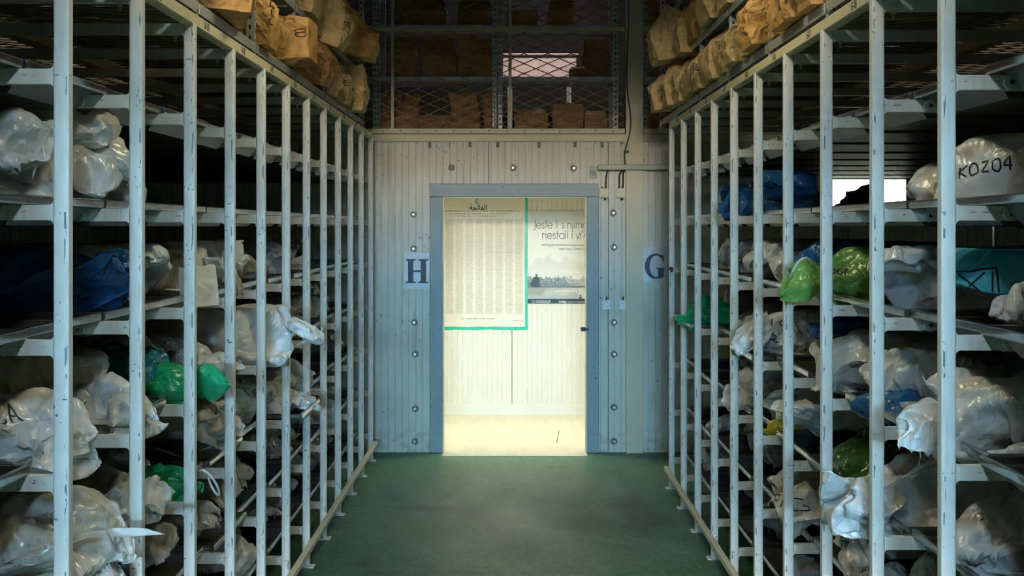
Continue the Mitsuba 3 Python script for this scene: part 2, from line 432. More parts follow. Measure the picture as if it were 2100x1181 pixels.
# doorway
tag('door_1', 'blue-grey painted frame of the doorway', kind='structure')
jx0, _ = xz(882, 0, YW - .03); jx1, _ = xz(1228, 0, YW - .03)
put('header', bx(jx0 - .002, jx1 - .004, YW - .05, YW + .115, DZ, 2.087, .004), 'frame_paint', 'door_1')
put('jamb', bx(jx0, DX0, YW - .035, YW + .115, 0, DZ - .001, .004), 'frame_paint', 'door_1')
put('jamb', bx(DX1, jx1, YW - .035, YW + .115, 0, DZ - .001, .004), 'frame_paint', 'door_1')
put('jamb_patch', cat([bx(jx0 - .001, DX0 - .004, YW - .038, YW - .034, .012, .135, .001), bx(DX1 + .004, jx1 + .001, YW - .038, YW - .034, .012, .145, .001)]), 'frame_paint', 'door_1')
put('edge_seal', cat([bx(DX0, DX0 + .008, YW - .02, YW + .10, 0.004, DZ), bx(DX1 - .008, DX1, YW - .02, YW + .10, 0.004, DZ), bx(DX0 + .008, DX1 - .008, YW - .02, YW + .1, DZ - .007, DZ)]), 'box_cream', 'door_1', label='narrow cream edge seal')
lx, lz = xz(1197, 675, YW)
put('latch', cat([bx(DX1 - .045, DX1 - .006, YW - .005, YW + .02, lz - .016, lz + .016, .004), bx(DX1 - .016, DX1 + .012, YW - .045, YW - .004, lz - .011, lz + .011, .003)]), 'sign_navy', 'door_1', label='small dark blue latch')
# ---------------------------------------------------------------- racks
LEV = [.207, .525, .844, 1.165, 1.484, 1.802, 2.122]
TOP = 2.418
LEVN = ['lowest', 'second', 'third', 'fourth', 'fifth', 'sixth', 'topmost']
SIDES = {-1: dict(x0=1.04, y0=2.613, sp=.6467, n=12, letter='H', name='left'), 1: dict(x0=1.05, y0=2.745, sp=.6535, n=10, letter='G', name='right')}
PW, RH, XB = .037, .036, 3.22     # upright width, bracket height, back of the rack


def py_(s, k):
    return SIDES[s]['y0'] + SIDES[s]['sp'] * k


def baynum(s, b):
    return SIDES[s]['n'] - b


def rung_poly(s, length, fillet=True):
    """bracket in the x-z plane at z=0 (its top), starting at the inner face of the upright, with rounded inner corners"""
    r = .011
    a = unary_union([sbox(-.03, -.2, 0, .2), sbox(0, -RH, length, 0)])
    a = a.buffer(r, quad_segs=4).buffer(-r, quad_segs=4).difference(sbox(-.031, -.3, 0, .3))
    return a.intersection(sbox(.0004, -RH - .02, length, .02 if fillet else 0))


def pan_mesh(w, l):
    """steel tray pan, its rim plane at z=0: a flat bottom with sloping sides; local x 0..l, y -w/2..w/2"""
    def ring(x0, x1, hw, z):
        return [[x0, -hw, z], [x1, -hw, z], [x1, hw, z], [x0, hw, z]]
    t = .0022
    out = ring(.012, l - .012, w / 2 - .010, .003) + ring(.034, l - .034, w / 2 - .042, .001) + ring(.075, l - .075, w / 2 - .072, -.050)
    inn = ring(.075 + t, l - .075 - t, w / 2 - .072 - t, -.050 + t) + ring(.034 + t, l - .034 - t, w / 2 - .042 - t, .001 + t) + ring(.012, l - .012, w / 2 - .010, .003 + t)
    v = np.array(out + inn)
    f = []
    for r in range(5):
        for i in range(4):
            j = (i + 1) % 4
            if r == 2:
                continue
            f += [[4 * r + i, 4 * r + j, 4 * r + 4 + j], [4 * r + i, 4 * r + 4 + j, 4 * r + 4 + i]]
    for i in range(4):
        j = (i + 1) % 4
        f += [[20 + i, 20 + j, j], [20 + i, j, i]]
    f += [[8, 9, 10], [8, 10, 11], [12, 14, 13], [12, 15, 14]]
    return trimesh.Trimesh(v, np.array(f), process=False)


def rim_mesh(w, l):
    h, t = .024, .017
    b = .006
    return cat([rbar(0, t, -w / 2, w / 2, 0, h, b, 1), rbar(l - t, l, -w / 2, w / 2, 0, h, b, 1), rbar(t, l - t, -w / 2, -w / 2 + t, 0, h, b, 0), rbar(t, l - t, w / 2 - t, w / 2, 0, h, b, 0)])


def glyph_stroke(ch):
    return STROKES.get(ch, [])


def mirror(m, s):
    """local x (into the rack) to world x of side s"""
    m = m.copy()
    if s < 0:
        m.vertices[:, 0] *= -1
        m.invert()
    return m


TRAY_OUT = {(1, 5, 3): -.125, (1, 8, 3): -.12, (-1, 6, 2): -.15, (-1, 1, 3): .012, (1, 1, 6): .02, (1, 2, 3): -.015, (-1, 7, 4): -.03, (-1, 4, 1): -.02, (1, 3, 2): -.03, (-1, 2, 4): .01}
RACK = {}
for s, S in SIDES.items():
    x0, sp, n = S['x0'], S['sp'], S['n']
    rk = thing('storage_rack', f'tall white steel tray rack along the {S["name"]} side of the aisle, lettered {S["letter"]}', 'rack')
    RACK[s] = rk
    post = mikit.ply(mirror(rbar(x0, x0 + PW, 0, PW, .004, TOP, .0055), s), 'rack_paint', smooth=40)
    foot = mikit.ply(mirror(bx(x0 - .022, x0 + PW + .02, -.02, PW + .02, 0, .006, .002), s), 'rack_paint')
    back = mikit.ply(mirror(bx(XB, XB + PW, 0, PW, 0, TOP, .003), s), 'rack_paint')
    rungs = []
    for fillet in (True, False):
        rm = trimesh.creation.extrude_polygon(rung_poly(s, XB - x0 - PW, fillet), RH - .004, engine='earcut')
        rm.vertices = np.stack([rm.vertices[:, 0] + x0 + PW, PW - .002 - rm.vertices[:, 2], rm.vertices[:, 1]], 1)
        rungs.append(mikit.ply(mirror(rm, s), 'rack_paint'))
    rung, top_rung = rungs
    bolt = mikit.ply(mirror(cat([cyl([x0 + PW + .03, PW / 2, -.022], [x0 + PW + .03, PW / 2, 0], .004, 6), cyl([x0 + PW + .03, PW / 2, -.009], [x0 + PW + .03, PW / 2, -.001], .008, 6)]), s), 'bolt_nut')
    rol = mikit.ply(mirror(cyl([1.217, -.0175, 0], [1.217, -.0015, 0], .0185, 20), s), 'roller_white', smooth=40)
    hub = mikit.ply(mirror(cyl([1.217, -.0185, 0], [1.217, -.017, 0], .0065, 10), s), 'rubber')
    for k in range(n + 1):
        y = py_(s, k)
        put('upright', post, None, rk, loc=(0, y, 0))
        if k:
            put('foot_plate', foot, None, rk, loc=(0, y, 0))
        put('back_upright', back, None, rk, loc=(0, y, 0))
        for L in LEV:
            put('bracket', rung, None, rk, loc=(0, y, L))
            r = put('roller', rol, None, rk, loc=(0, y, L - .019), label='white plastic roller' if k == 1 and L == LEV[0] else None)
            if k <= 6:
                put('hub', hub, None, r, loc=(0, y, L - .019))
        put('top_bracket', top_rung, None, rk, loc=(0, y, TOP))
        put('bolt', bolt, None, rk, loc=(0, y, TOP - RH))
    ya, yb = py_(s, 0) - .02, py_(s, n) + PW
    put('top_rail', mirror(bx(x0 + .004, x0 + .044, ya, yb, TOP - .004, TOP + .036, .003), s), 'rail_paint', rk, label='cream rail with black bay numbers')
    put('beam', mirror(bx(1.72, 1.78, ya, yb, TOP, TOP + .036), s), 'rail_paint', rk)
    put('beam', mirror(bx(2.45, 2.51, ya, yb, TOP, TOP + .036), s), 'rail_paint', rk)
    put('beam', mirror(bx(XB, XB + .04, ya, yb, TOP, TOP + .036), s), 'rail_paint', rk)
    put('guard_rail', mirror(bx(x0 - .034, x0 - .004, ya, yb, .118, .150, .004), s), 'rail_paint', rk, label='low cream guard rail just above the floor')
    # expanded metal deck on the rack
    bars = []
    for i in np.arange(ya, yb + 2.2, .085):
        for q in (1, -1):
            p0 = np.array([x0 + .05, i if q > 0 else i - 2.17 * .5]); p1 = np.array([XB, (i - 2.17 * .5) if q > 0 else i])
            lo, hi = ya, yb
            def clipline(a, b):
                d = b - a
                t0, t1 = 0.0, 1.0
                if abs(d[1]) > 1e-9:
                    ta, tb = sorted(((lo - a[1]) / d[1], (hi - a[1]) / d[1]))
                    t0, t1 = max(t0, ta), min(t1, tb)
                return (a + d * t0, a + d * t1) if t1 - t0 > .02 else None
            c = clipline(p0, p1)
            if c is not None:
                bars.append(cyl([c[0][0], c[0][1], TOP + .041], [c[1][0], c[1][1], TOP + .041], .0035, 4))
    put('deck_mesh', mirror(cat(bars), s), 'mesh_wire', rk, kind='stuff', label='expanded metal deck on top of the rack')
    put('added_end_panel', mirror(bx(x0 + .02, XB + .03, ya - .02, ya - .005, .05, TOP - .01, .002), s), 'rack_paint', rk)  # added out of view to keep light from entering the rack end
    # trays
    w, l = sp - .010, XB - .02 - (x0 + .108)
    pan, rim = mikit.ply(mirror(pan_mesh(w, l), s), 'steel_dull'), mikit.ply(mirror(rim_mesh(w, l), s), 'steel', smooth=40)
    slim = [mikit.ply(mirror(pan_mesh(.592, l), s), 'steel_dull'), mikit.ply(mirror(rim_mesh(.592, l), s), 'steel', smooth=40)]      # drawn out between the uprights
    for b in range(n):
        for i, L in enumerate(LEV):
            off = TRAY_OUT.get((s, b, i), 0.0)
            state = 'pulled out into the aisle ' if off < -.1 else ''
            tk = thing('tray', f'shallow steel tray {state}on the {LEVN[i]} level, bay {S["letter"]}-{baynum(s, b):02d}', 'tray', f'steel trays of the {S["name"]} rack')
            rj = .012 * math.sin(b * 3.1 + i * 5.7)
            loc = (s * (x0 + .108 + off + rj), py_(s, b) + PW / 2 + sp / 2, L + .0015)
            put('rim', slim[1] if off < -.05 else rim, None, tk, loc=loc)
            put('pan', slim[0] if off < -.05 else pan, None, tk, loc=loc)

# ---------------------------------------------------------------- lettering: single strokes on a 4 x 6 grid
STROKES = {c: [[(int(t[i]), int(t[i + 1])) for i in range(0, len(t), 2)] for t in d.split()] for c, d in {
    'A': '002640 1232', 'B': '00063645331323 0333424130 00 30', 'C': '4536160501103041', 'D': '0006254441301000', 'E': '46060040 0333', 'F': '460600 0333', 'G': '453616050110304143 4323',
    'H': '0006 4046 0343', 'I': '2026', 'J': '463601 3631201001', 'K': '0006 460340', 'L': '060040', 'M': '0006234640', 'N': '00064046', 'O': '1636454130100105 0516', 'P': '00063645443303',
    'R': '000636454433 033340 0333', 'S': '4536160504334241301001', 'T': '2026 0646', 'U': '060110304146', 'V': '062046', 'X': '0046 0640', 'Y': '062346 2320', 'Z': '06460040',
    '0': '1636454130100105 0516', '1': '042620', '2': '0516364544010040', '3': '0516364534233442413010', '4': '303602 0242', '5': '460603334241301001', '6': '36140110304142331302', '7': '064610', '8': '1333454636160513 13020110304142 3342',
    '9': '4333130405163645414030', '-': '0343', '.': '1021', 'Q': '1636454130100105 0516 2240', 'o': '1030414333130301 0110'}.items()}


def text_strokes(text, h, width=.62, gap=.22, rng=None):
    """polylines (x right, y up) of a word in capitals of height h"""
    out, x = [], 0.0
    for ch in text:
        for st in STROKES.get(ch, []):
            p = np.array(st, float)
            if len(p) < 2:
                continue
            p = np.stack([x + p[:, 0] / 4 * h * width, p[:, 1] / 6 * h], 1)
            if rng is not None:
                p += rng.normal(0, h * .035, p.shape)
            out.append(p)
        x += h * (width + gap) if ch != ' ' else h * .5
    return out, x


def flat_text(text, h, pen, depth, width=.62, gap=.22):
    st, x = text_strokes(text, h, width, gap)
    return extr(unary_union([LineString(p).buffer(pen / 2, quad_segs=2) for p in st]), depth), x


# bay numbers on the cream rails
def serif_label(text, h):
    """bold condensed lettering with small serifs, drawn in xy"""
    geo, x = [], 0.0
    for ch in text:
        if ch in 'H1-':
            wd = {'H': .78, '1': .42, '-': .34}[ch] * h
            if ch == 'H':
                geo += [sbox(x + .08 * h, 0, x + .26 * h, h), sbox(x + .52 * h, 0, x + .70 * h, h), sbox(x + .2 * h, .46 * h, x + .6 * h, .53 * h)]
                geo += [sbox(x + a * h, b * h, x + (a + .30) * h, (b + .05) * h) for a in (.02, .46) for b in (0, .95)]
            elif ch == '1':
                geo += [sbox(x + .12 * h, 0, x + .30 * h, h), sbox(x + .02 * h, 0, x + .40 * h, .05 * h), Polygon([(x, .8 * h), (x + .2 * h, h), (x + .2 * h, .85 * h)])]
            else:
                geo += [sbox(x, .32 * h, x + .28 * h, .42 * h)]
            x += wd + .05 * h
        else:
            for p in text_strokes(ch, h, .44, 0)[0]:
                geo.append(LineString(np.array(p) + [x + .06 * h, 0]).buffer(.062 * h, quad_segs=3))
            x += .64 * h
    return unary_union(geo), x


for s, S in SIDES.items():
    for b in range(1, S['n']):
        num = f'{S["letter"]}-{baynum(s, b):02d}'
        poly, wd = serif_label(num, .024)
        m = extr(affinity.scale(poly, 1.25, 1, origin=(0, 0)), .0008)
        v = m.vertices
        y = py_(s, b) + .165
        if s < 0:      # read from the aisle, letters run away from the camera
            m.vertices = np.stack([-(S['x0'] + .0042) + v[:, 2], y + v[:, 0], TOP + .005 + v[:, 1]], 1)
        else:
            m.vertices = np.stack([(S['x0'] + .0042) - v[:, 2], y + .10 - v[:, 0], TOP + .005 + v[:, 1]], 1)
        put('bay_number', m, 'ink', RACK[s] + '__top_rail', label=f'black lettering {num}')
# ---------------------------------------------------------------- on the wall
def ordinal(i):
    return ['first', 'second', 'third', 'fourth', 'fifth', 'sixth', 'seventh', 'eighth', 'ninth', 'tenth', 'eleventh', 'twelfth'][i]


wr = np.random.default_rng(5)
ang = np.linspace(0, 2 * PI, 25)[:-1]
BOLTS = [('above the doorway, {} from the left', [(927, 344), (1052, 344), (1177, 345)]),
         ('left of the doorway, {} from the top', [(848, 440), (848, 510), (849, 661), (851, 726), (851, 838), (850, 905)]),
         ('right of the doorway, {} from the top', [(1258, 437), (1260, 507), (1260, 661), (1260, 726), (1260, 835), (1260, 905)])]
for where, pts in BOLTS:
    for i, (a, b) in enumerate(pts):
        x, z = xz(a, b, YW)
        k = thing('anchor_bolt', 'round dark washer and bolt on the wall ' + where.format(ordinal(i)), 'bolt', 'anchor bolts around the doorway')
        r = .029 * (1 + .05 * wr.normal(size=24))
        put('sealant', face_xz(extr(Polygon(np.stack([x + r * np.cos(ang), z + r * np.sin(ang)], 1)), .003), YW + .002), 'bolt_dark', k)
        put('washer', cat([cyl([x, YW - .0012, z], [x, YW - .006, z], .024, 24), cyl([x, YW - .006, z], [x, YW - .010, z], .016, 20)]), 'bolt_dark', k)
        put('nut', cat([cyl([x, YW - .010, z], [x, YW - .018, z], .0098, 6), cyl([x, YW - .018, z], [x, YW - .024, z], .005, 8)]), 'bolt_nut' if (a, b) not in ((927, 344),) else 'bolt_dark', k)

for letter, (ax, ay, bx_, by_) in {'H': (829, 517.5, 880, 592), 'G': (1319, 507, 1370, 581)}.items():
    yy = YW - .0045
    X0, Z1 = xz(ax, ay, yy); X1, Z0 = xz(bx_, by_, yy)
    k = thing('letter_sign', f'white paper sign with a big dark letter {letter} on the wall {"left" if letter == "H" else "right"} of the doorway', 'sign')
    put('sheet', bx(X0, X1, yy - .0015, yy, Z0, Z1), 'sign_white', k)
    W, H = X1 - X0, Z1 - Z0
    if letter == 'H':
        g = []
        for c in (.255, .765):
            stem = sbox(c - .105, .155, c + .105, .81)
            sf = [sbox(c - .205, .155, c + .205, .195), sbox(c - .205, .775, c + .205, .815)]
            s_ = unary_union([stem] + sf)
            g.append(s_.buffer(.045, quad_segs=4).buffer(-.045, quad_segs=4))
        g.append(sbox(.3, .46, .72, .51))
        poly = unary_union(g)
        poly = affinity.translate(poly, .005, 0)
    else:
        th = np.linspace(math.radians(48), math.radians(318), 40)
        outer = [(.49 + .425 * math.cos(t), .475 + .35 * math.sin(t)) for t in th]
        inner = [(.525 + .265 * math.cos(t), .475 + .295 * math.sin(t)) for t in th[::-1]]
        arc = Polygon(outer + inner).buffer(0)
        ser = Polygon([(.83, .60), (.83, .785), (.70, .79), (.76, .66), (.775, .60)])
        st = unary_union([sbox(.60, .165, .83, .43), sbox(.52, .40, .90, .435)])
        st = st.buffer(.03, quad_segs=4).buffer(-.03, quad_segs=4)
        bot = Polygon([(.55, .127), (.72, .143), (.83, .165), (.83, .30), (.55, .30)])
        hole = affinity.scale(Point(0, 0).buffer(1, quad_segs=16), .265, .295)
        hole = affinity.translate(hole, .525, .475)
        poly = unary_union([arc, ser, st, bot.difference(hole)]).buffer(.004).buffer(-.004)
    poly = affinity.translate(affinity.scale(poly, W, H, origin=(0, 0)), X0, Z0)
    put('letter', face_xz(extr(poly, .001), yy - .0015), 'sign_navy', k)
    if letter == 'G':
        pass

# cable trunking, boxes, cables, switches
k = thing('cable_trunking', 'grey-green horizontal cable trunking on the wall right of the doorway', 'trunking')
tx0, tz1 = xz(1226, 337.5, YW - .07); _, tz0 = xz(1226, 348.5, YW - .07)
put('duct', bx(tx0, 2.36, YW - .105, YW - .058, tz0, tz1, .003), 'box_grey', k)
put('lid', bx(tx0 + .002, 2.355, YW - .110, YW - .105, tz0 + .004, tz1 - .004, .002), 'box_grey', k)
k = thing('sensor_box', 'small grey sensor box at the left end of the cable trunking', 'box')
a, b = xz(1209, 341, YW); c, d = xz(1224, 365, YW)
put('housing', bx(a, c, YW - .030, YW - .001, d, b, .004), 'box_grey', k)
put('lens', bx(a + .012, c - .012, YW - .036, YW - .028, d + .018, b - .035, .004), 'frame_paint', k)
for i, px in enumerate((1238, 1272.5)):
    x, z = xz(px, 396, YW)
    w = 'left' if i == 0 else 'right'
    k = thing('junction_box', f'square cream junction box beside the door header, {w} one of the two', 'box')
    put('body', bx(x - .039, x + .039, YW - .045, YW - .001, z - .038, z + .038, .007), 'box_cream', k)
    put('lid', bx(x - .034, x + .034, YW - .049, YW - .044, z - .033, z + .033, .004), 'box_cream', k)
    put('gland', cat([cyl([x + .008, YW - .022, z - .056], [x + .008, YW - .022, z - .036], .009, 8)] + [cyl([x + o, YW - .022, z + .036], [x + o, YW - .022, z + .048], .008, 8) for o in (-.015, .014)]), 'cable_black', k)
    zt = tz0
    offs = [(.014, -.012)] if i == 0 else [(-.014, .0), (.016, -.018)]
    for j, (o, o2) in enumerate(offs):
        c = thing('cable', ['black cable from the trunking into the left junction box', 'black cable from the trunking into the right junction box, left one', 'black cable from the trunking into the right junction box, right one'][i + j], 'cable')
        P = [(x + o, YW - .022, z + .046), (x + o + .002, YW - .024, z + .10), (x + o + .003 + (.0 if j else .004), YW - .028, z + .15), (x + o + .018 + o2 * .6, YW - .045, zt - .012), (x + o + .030 + o2, YW - .07, zt + .006)]
        put('line', tube(spline(P, 16), .0062, 6), 'cable_black', c)
    x2, z2 = xz(1243 if i == 0 else 1277, 625, YW)
    c = thing('conduit', f'thin grey vertical conduit down to the {w} light switch', 'conduit')
    put('pipe', cat([bx(x2 - .004, x2 + .014, YW - .016, YW - .0035, z2 + .062, z - .056, .002)]), 'wall_paint', c)
    put('cable_end', tube([(x2 + .004, YW - .011, z2 + .064), (x2 + .002, YW - .012, z2 + .05), (x2, YW - .012, z2 + .036)], .006, 6), 'cable_black', c)
    sw = thing('light_switch', f'white square light switch on the wall right of the doorway, {w} one', 'switch')
    put('plate', bx(x2 - .035, x2 + .035, YW - .028, YW - .001, z2 - .038, z2 + .038, .005), 'switch_white', sw)
    put('rocker', bx(x2 - .016, x2 + .016, YW - .034, YW - .026, z2 - .016, z2 + .018, .003), 'switch_white', sw)
    put('screw', cat([cyl([x2 + q, YW - .030, z2], [x2 + q, YW - .027, z2], .003, 8) for q in (-.027, .027)]), 'bolt_dark', sw)
cb = thing('hanging_cable', 'thin dark cable hanging down the left edge of the column to the trunking', 'cable')
P = [xz(1286, 120, 10.73) , xz(1288, 200, 10.73), xz(1293, 235, 10.73), xz(1291, 262, 10.73)]
P = [(1284.5, -30), (1286, 120), (1287.5, 195), (1293, 240), (1291, 275), (1283.5, 303), (1283, 338)]
put('line', tube(spline([(xz(a, b, 10.71)[0], 10.722 if i not in (2, 3, 4) else 10.70, xz(a, b, 10.71)[1]) for i, (a, b) in enumerate(P)], 40), .0045, 6), 'cable_black', cb)
put('strap', bx(xz(1280, 0, 10.71)[0], xz(1290, 0, 10.71)[0], 10.69, 10.735, xz(0, 313, 10.71)[1], xz(0, 309, 10.71)[1], .002), 'cable_black', cb)
x, z = xz(1376, 551, 9.27)
k = thing('cable_hook', 'short black hook on the last upright of the right rack', 'hook')
put('knob', cat([cyl([x, 9.245, z], [x, 9.277, z], .013, 12), tube([(x, 9.252, z), (x + .008, 9.25, z - .015), (x - .004, 9.25, z - .022)], .004, 6)]), 'rubber', k)

# ---------------------------------------------------------------- posters in the corridor
yp = YC - .0065
lx0, lz1 = -.70, 2.14
lx1, lz0 = xz(1079, 672.5, yp)
LW, LH = lx1 - lx0, lz1 - lz0


def list_fn(p, n, uv):
    """rows and columns of names too small to read, printed in grey"""
    q = p.z
    base = mix([0.80, 0.77, 0.66], [0.76, 0.72, 0.60], fbm(p.x * 4, q * 4, 0, 3))
    ztop, zbot = EYE - (449 - CY) * YC / F, EYE - (643 - CY) * YC / F
    col = (p.x - (913.5 - CX) * YC / F) / (20.3 * YC / F)
    fc = col - dr.floor(col)
    row = (ztop - q) / (ztop - zbot) * 78
    fr = row - dr.floor(row)
    rw = dr.floor(row)
    ln = 0.34 + 0.10 * cell_rand(dr.floor(col), rw, 3)
    inside = dr.select((row > 0) & (row < 78) & (col > 0) & (col < 8), 1.0, 0.0)
    txt = smoothstep(0.30, 0.36, fr) * smoothstep(0.92, 0.86, fr) * smoothstep(ln, ln - 0.03, dr.abs(fc - 0.42)) * (0.35 + 0.65 * noise(p.x * 260, rw * 3.1))
    m = txt * inside * 0.62
    # three heading lines and a foot line
    for (py, x0, x1, hh) in ((432.8, 905, 1067, 2.2), (438.3, 912, 1047, 2.2), (443.2, 938, 1021, 2.0), (653.5, 946, 1013, 1.8), (657.5, 1050, 1072, 1.5)):
        zc = EYE - (py - CY) * YC / F
        a = smoothstep(hh * YC / F * .62, hh * YC / F * .4, dr.abs(q - zc)) * smoothstep(0.30, 0.42, noise(p.x * 230, py)) * smoothstep(0.22, 0.3, noise(p.x * 42, py))
        a = a * dr.select((p.x > (x0 - CX) * YC / F) & (p.x < (x1 - CX) * YC / F), 1.0, 0.0)
        m = dr.maximum(m, a * 0.72)
    return mix(base, [0.20, 0.17, 0.08], m)


M['print_list'] = pr(proc(list_fn), 0.55, 0.3)
k = thing('list_poster', 'large white poster of printed name lists edged with green tape on the corridor wall', 'poster')
put('sheet', bx(lx0, lx1, yp, yp + .0012, lz0, lz1), 'print_list', k)


def wavy(x0, x1, z0, z1, amp, seed, vert):
    n = 30
    t = np.linspace(0, 1, n)
    w0 = (meshkit.noise(np.stack([t * 9, t * 0 + seed, t * 0], 1)) - .5) * amp
    w1 = (meshkit.noise(np.stack([t * 11, t * 0 + seed + 4, t * 0], 1)) - .5) * amp
    if vert:
        a = np.stack([x0 + w0, z0 + (z1 - z0) * t], 1); b = np.stack([x1 + w1, z0 + (z1 - z0) * t], 1)
    else:
        a = np.stack([x0 + (x1 - x0) * t, z0 + w0], 1); b = np.stack([x0 + (x1 - x0) * t, z1 + w1], 1)
    return Polygon(np.vstack([a, b[::-1]])).buffer(0)


put('tape', face_xz(extr(wavy(lx1 - .012, lx1 + .014, lz0 - .015, lz1, .006, 1, True), .0008), yp), 'tape_green', k, label='green tape down the right edge')
put('tape', face_xz(extr(wavy(lx0, lx1 + .014, lz0 - .016, lz0 + .012, .008, 2, False), .0010), yp), 'tape_green', k, label='green tape along the bottom edge')
AR = [([(334, -107), (346, -107), (348, -196), (336, -195)], []),
      ([(208, -107), (220, -107), (221, -109), (224, -176), (225, -180), (229, -184), (249, -183), (244, -172), (245, -160), (255, -147), (263, -144), (274, -145), (284, -154), (289, -170), (284, -183), (306, -182), (306, -108), (318, -107), (322, -160), (321, -180), (318, -189), (314, -193), (303, -197), (286, -197), (267, -194), (251, -198), (228, -197), (218, -194), (213, -189), (210, -179)], [[(258, -173), (264, -179), (273, -173), (274, -165), (270, -159), (264, -158), (260, -161), (258, -165)]]),
      ([(258, -129), (258, -124), (263, -119), (268, -119), (273, -124), (273, -129), (268, -134), (263, -134)], []),
      ([(167, -126), (172, -121), (177, -121), (182, -126), (188, -121), (193, -121), (198, -126), (198, -131), (193, -136), (188, -136), (183, -132), (177, -136), (172, -136), (167, -131)], []),
      ([(32, -171), (33, -161), (42, -149), (61, -140), (63, -131), (74, -131), (78, -177), (81, -182), (104, -182), (129, -173), (128, -170), (114, -165), (96, -165), (95, -153), (113, -151), (129, -156), (144, -164), (154, -166), (155, -178), (151, -179), (154, -182), (177, -183), (181, -180), (182, -170), (176, -150), (187, -145), (189, -147), (193, -159), (196, -179), (188, -192), (173, -197), (149, -195), (136, -184), (113, -194), (82, -198), (73, -194), (65, -186), (51, -186), (40, -182), (35, -178)], [[(46, -163), (46, -169), (49, -171), (63, -172), (62, -154), (53, -157)]]),
      ([(44, -116), (44, -111), (49, -106), (54, -106), (59, -111), (65, -106), (70, -106), (75, -111), (75, -116), (70, -121), (65, -121), (60, -117), (54, -121), (49, -121)], [])]
pa = unary_union([Polygon(o, i) for o, i in AR])
ax0, az1 = xz(962.5, 419.5, yp); ax1, az0 = xz(998.5, 430.5, yp)
b0 = pa.bounds
pa = affinity.translate(affinity.scale(affinity.translate(pa, -b0[0], -b0[1]), (ax1 - ax0) / (b0[2] - b0[0]), (az1 - az0) / (b0[3] - b0[1]), origin=(0, 0)), ax0, az0)
put('arabic_heading', face_xz(extr(pa, .0005), yp), 'print_dark', k, label='black Arabic heading')
cx_, cz_ = xz(980.2, 412.8, yp)
cr = Point(cx_, cz_).buffer(.0255, quad_segs=10).difference(Point(cx_ + .010, cz_ + .001).buffer(.0215, quad_segs=10))
star = Polygon([(cx_ + .014 + (.0065 if i % 2 == 0 else .0028) * math.sin(i * PI / 5), cz_ + (.0065 if i % 2 == 0 else .0028) * math.cos(i * PI / 5)) for i in range(10)])
put('crescent', face_xz(extr(unary_union([cr, star]), .0005), yp), 'tape_green', k, label='green crescent and star')

px0, pz1 = xz(1082, 432, yp); px1 = .80
_, pz0 = xz(1082, 622.5, yp)


def poster_fn(p, n, uv):
    X = 1082 + (p.x - px0) * 220.08       # position on the sheet in print rows and columns of 4.54 mm, from its left and top edge
    Y = 432 + (pz1 - p.z) * 220.08
    nz = fbm(p.x * 12, p.z * 12, 0, 4)
    sky = mix([0.42, 0.40, 0.30], [0.80, 0.79, 0.70], smoothstep(425, 500, Y + 16 * nz))
    hill = smoothstep(528, 545, Y + 40 * nz - 14) * 0.45
    c = mix(sky, [0.50, 0.48, 0.38], hill)
    c = mix(c, [0.66, 0.66, 0.58], smoothstep(552, 560, Y) * 0.6)
    gr = smoothstep(566, 572, Y + 8 * noise(p.x * 60, 3) - 3)
    leaf = noise(p.x * 210, p.z * 190)
    c = mix(c, mix([0.10, 0.125, 0.125], [0.42, 0.45, 0.41], smoothstep(0.45, 0.75, leaf) * smoothstep(592, 572, Y)), gr)
    road = smoothstep(589.4, 590.2, Y)
    c = mix(c, mix([0.30, 0.28, 0.21], [0.44, 0.42, 0.34], smoothstep(0.4, 0.7, nz)), road)
    c = mix(c, [0.36, 0.39, 0.39], smoothstep(604, 607, Y))
    c = mix(c, [0.60, 0.60, 0.54], dr.select((X > 1186.5) & (Y > 591) & (Y < 612), 1.0, 0.0))
    c = mix(c, [0.012, 0.02, 0.022], smoothstep(612.4, 613, Y))
    return c


M['print_poster'] = pr(proc(poster_fn), 0.4, 0.4)
k = thing('photo_poster', 'grey photographic poster with large lettering about missing persons on the corridor wall', 'poster')
put('sheet', bx(px0, px1, yp, yp + .0012, pz0, pz1), 'print_poster', k)


def on_poster(poly, mat, nm, label, kind=None):
    put(nm, face_xz(extr(poly, .0006), yp), mat, k, label=label, kind=kind)


# the man seen from behind
def PP(pts):
    return Polygon([xz(a, b, yp) for a, b in pts])


man = unary_union([PP([(1097.5, 567), (1102, 567), (1105.5, 569), (1108, 589), (1090, 589), (1091, 580), (1095, 569)]), Point(*xz(1099.8, 564, yp)).buffer(.0095, quad_segs=6), PP([(1095, 569), (1088, 580), (1086, 584), (1090, 586), (1097, 574)])])
on_poster(man, 'print_dark', 'printed_man', 'dark figure of a man seen from behind')
m2 = unary_union([Point(*xz(1190.5, 606, yp)).buffer(.0085, quad_segs=6), PP([(1187, 611.8), (1188.5, 608.5), (1193, 608.5), (1196, 611.8)])])
on_poster(m2, 'print_dark', 'printed_head', 'small dark head and shoulders')


# light geometric sans drawn with one pen: x to the right, y up, capital height 1
def arc(cx, cy, rx, ry, a0, a1, n=14):
    return [(cx + rx * math.cos(math.radians(t)), cy + ry * math.sin(math.radians(t))) for t in np.linspace(a0, a1, n)]


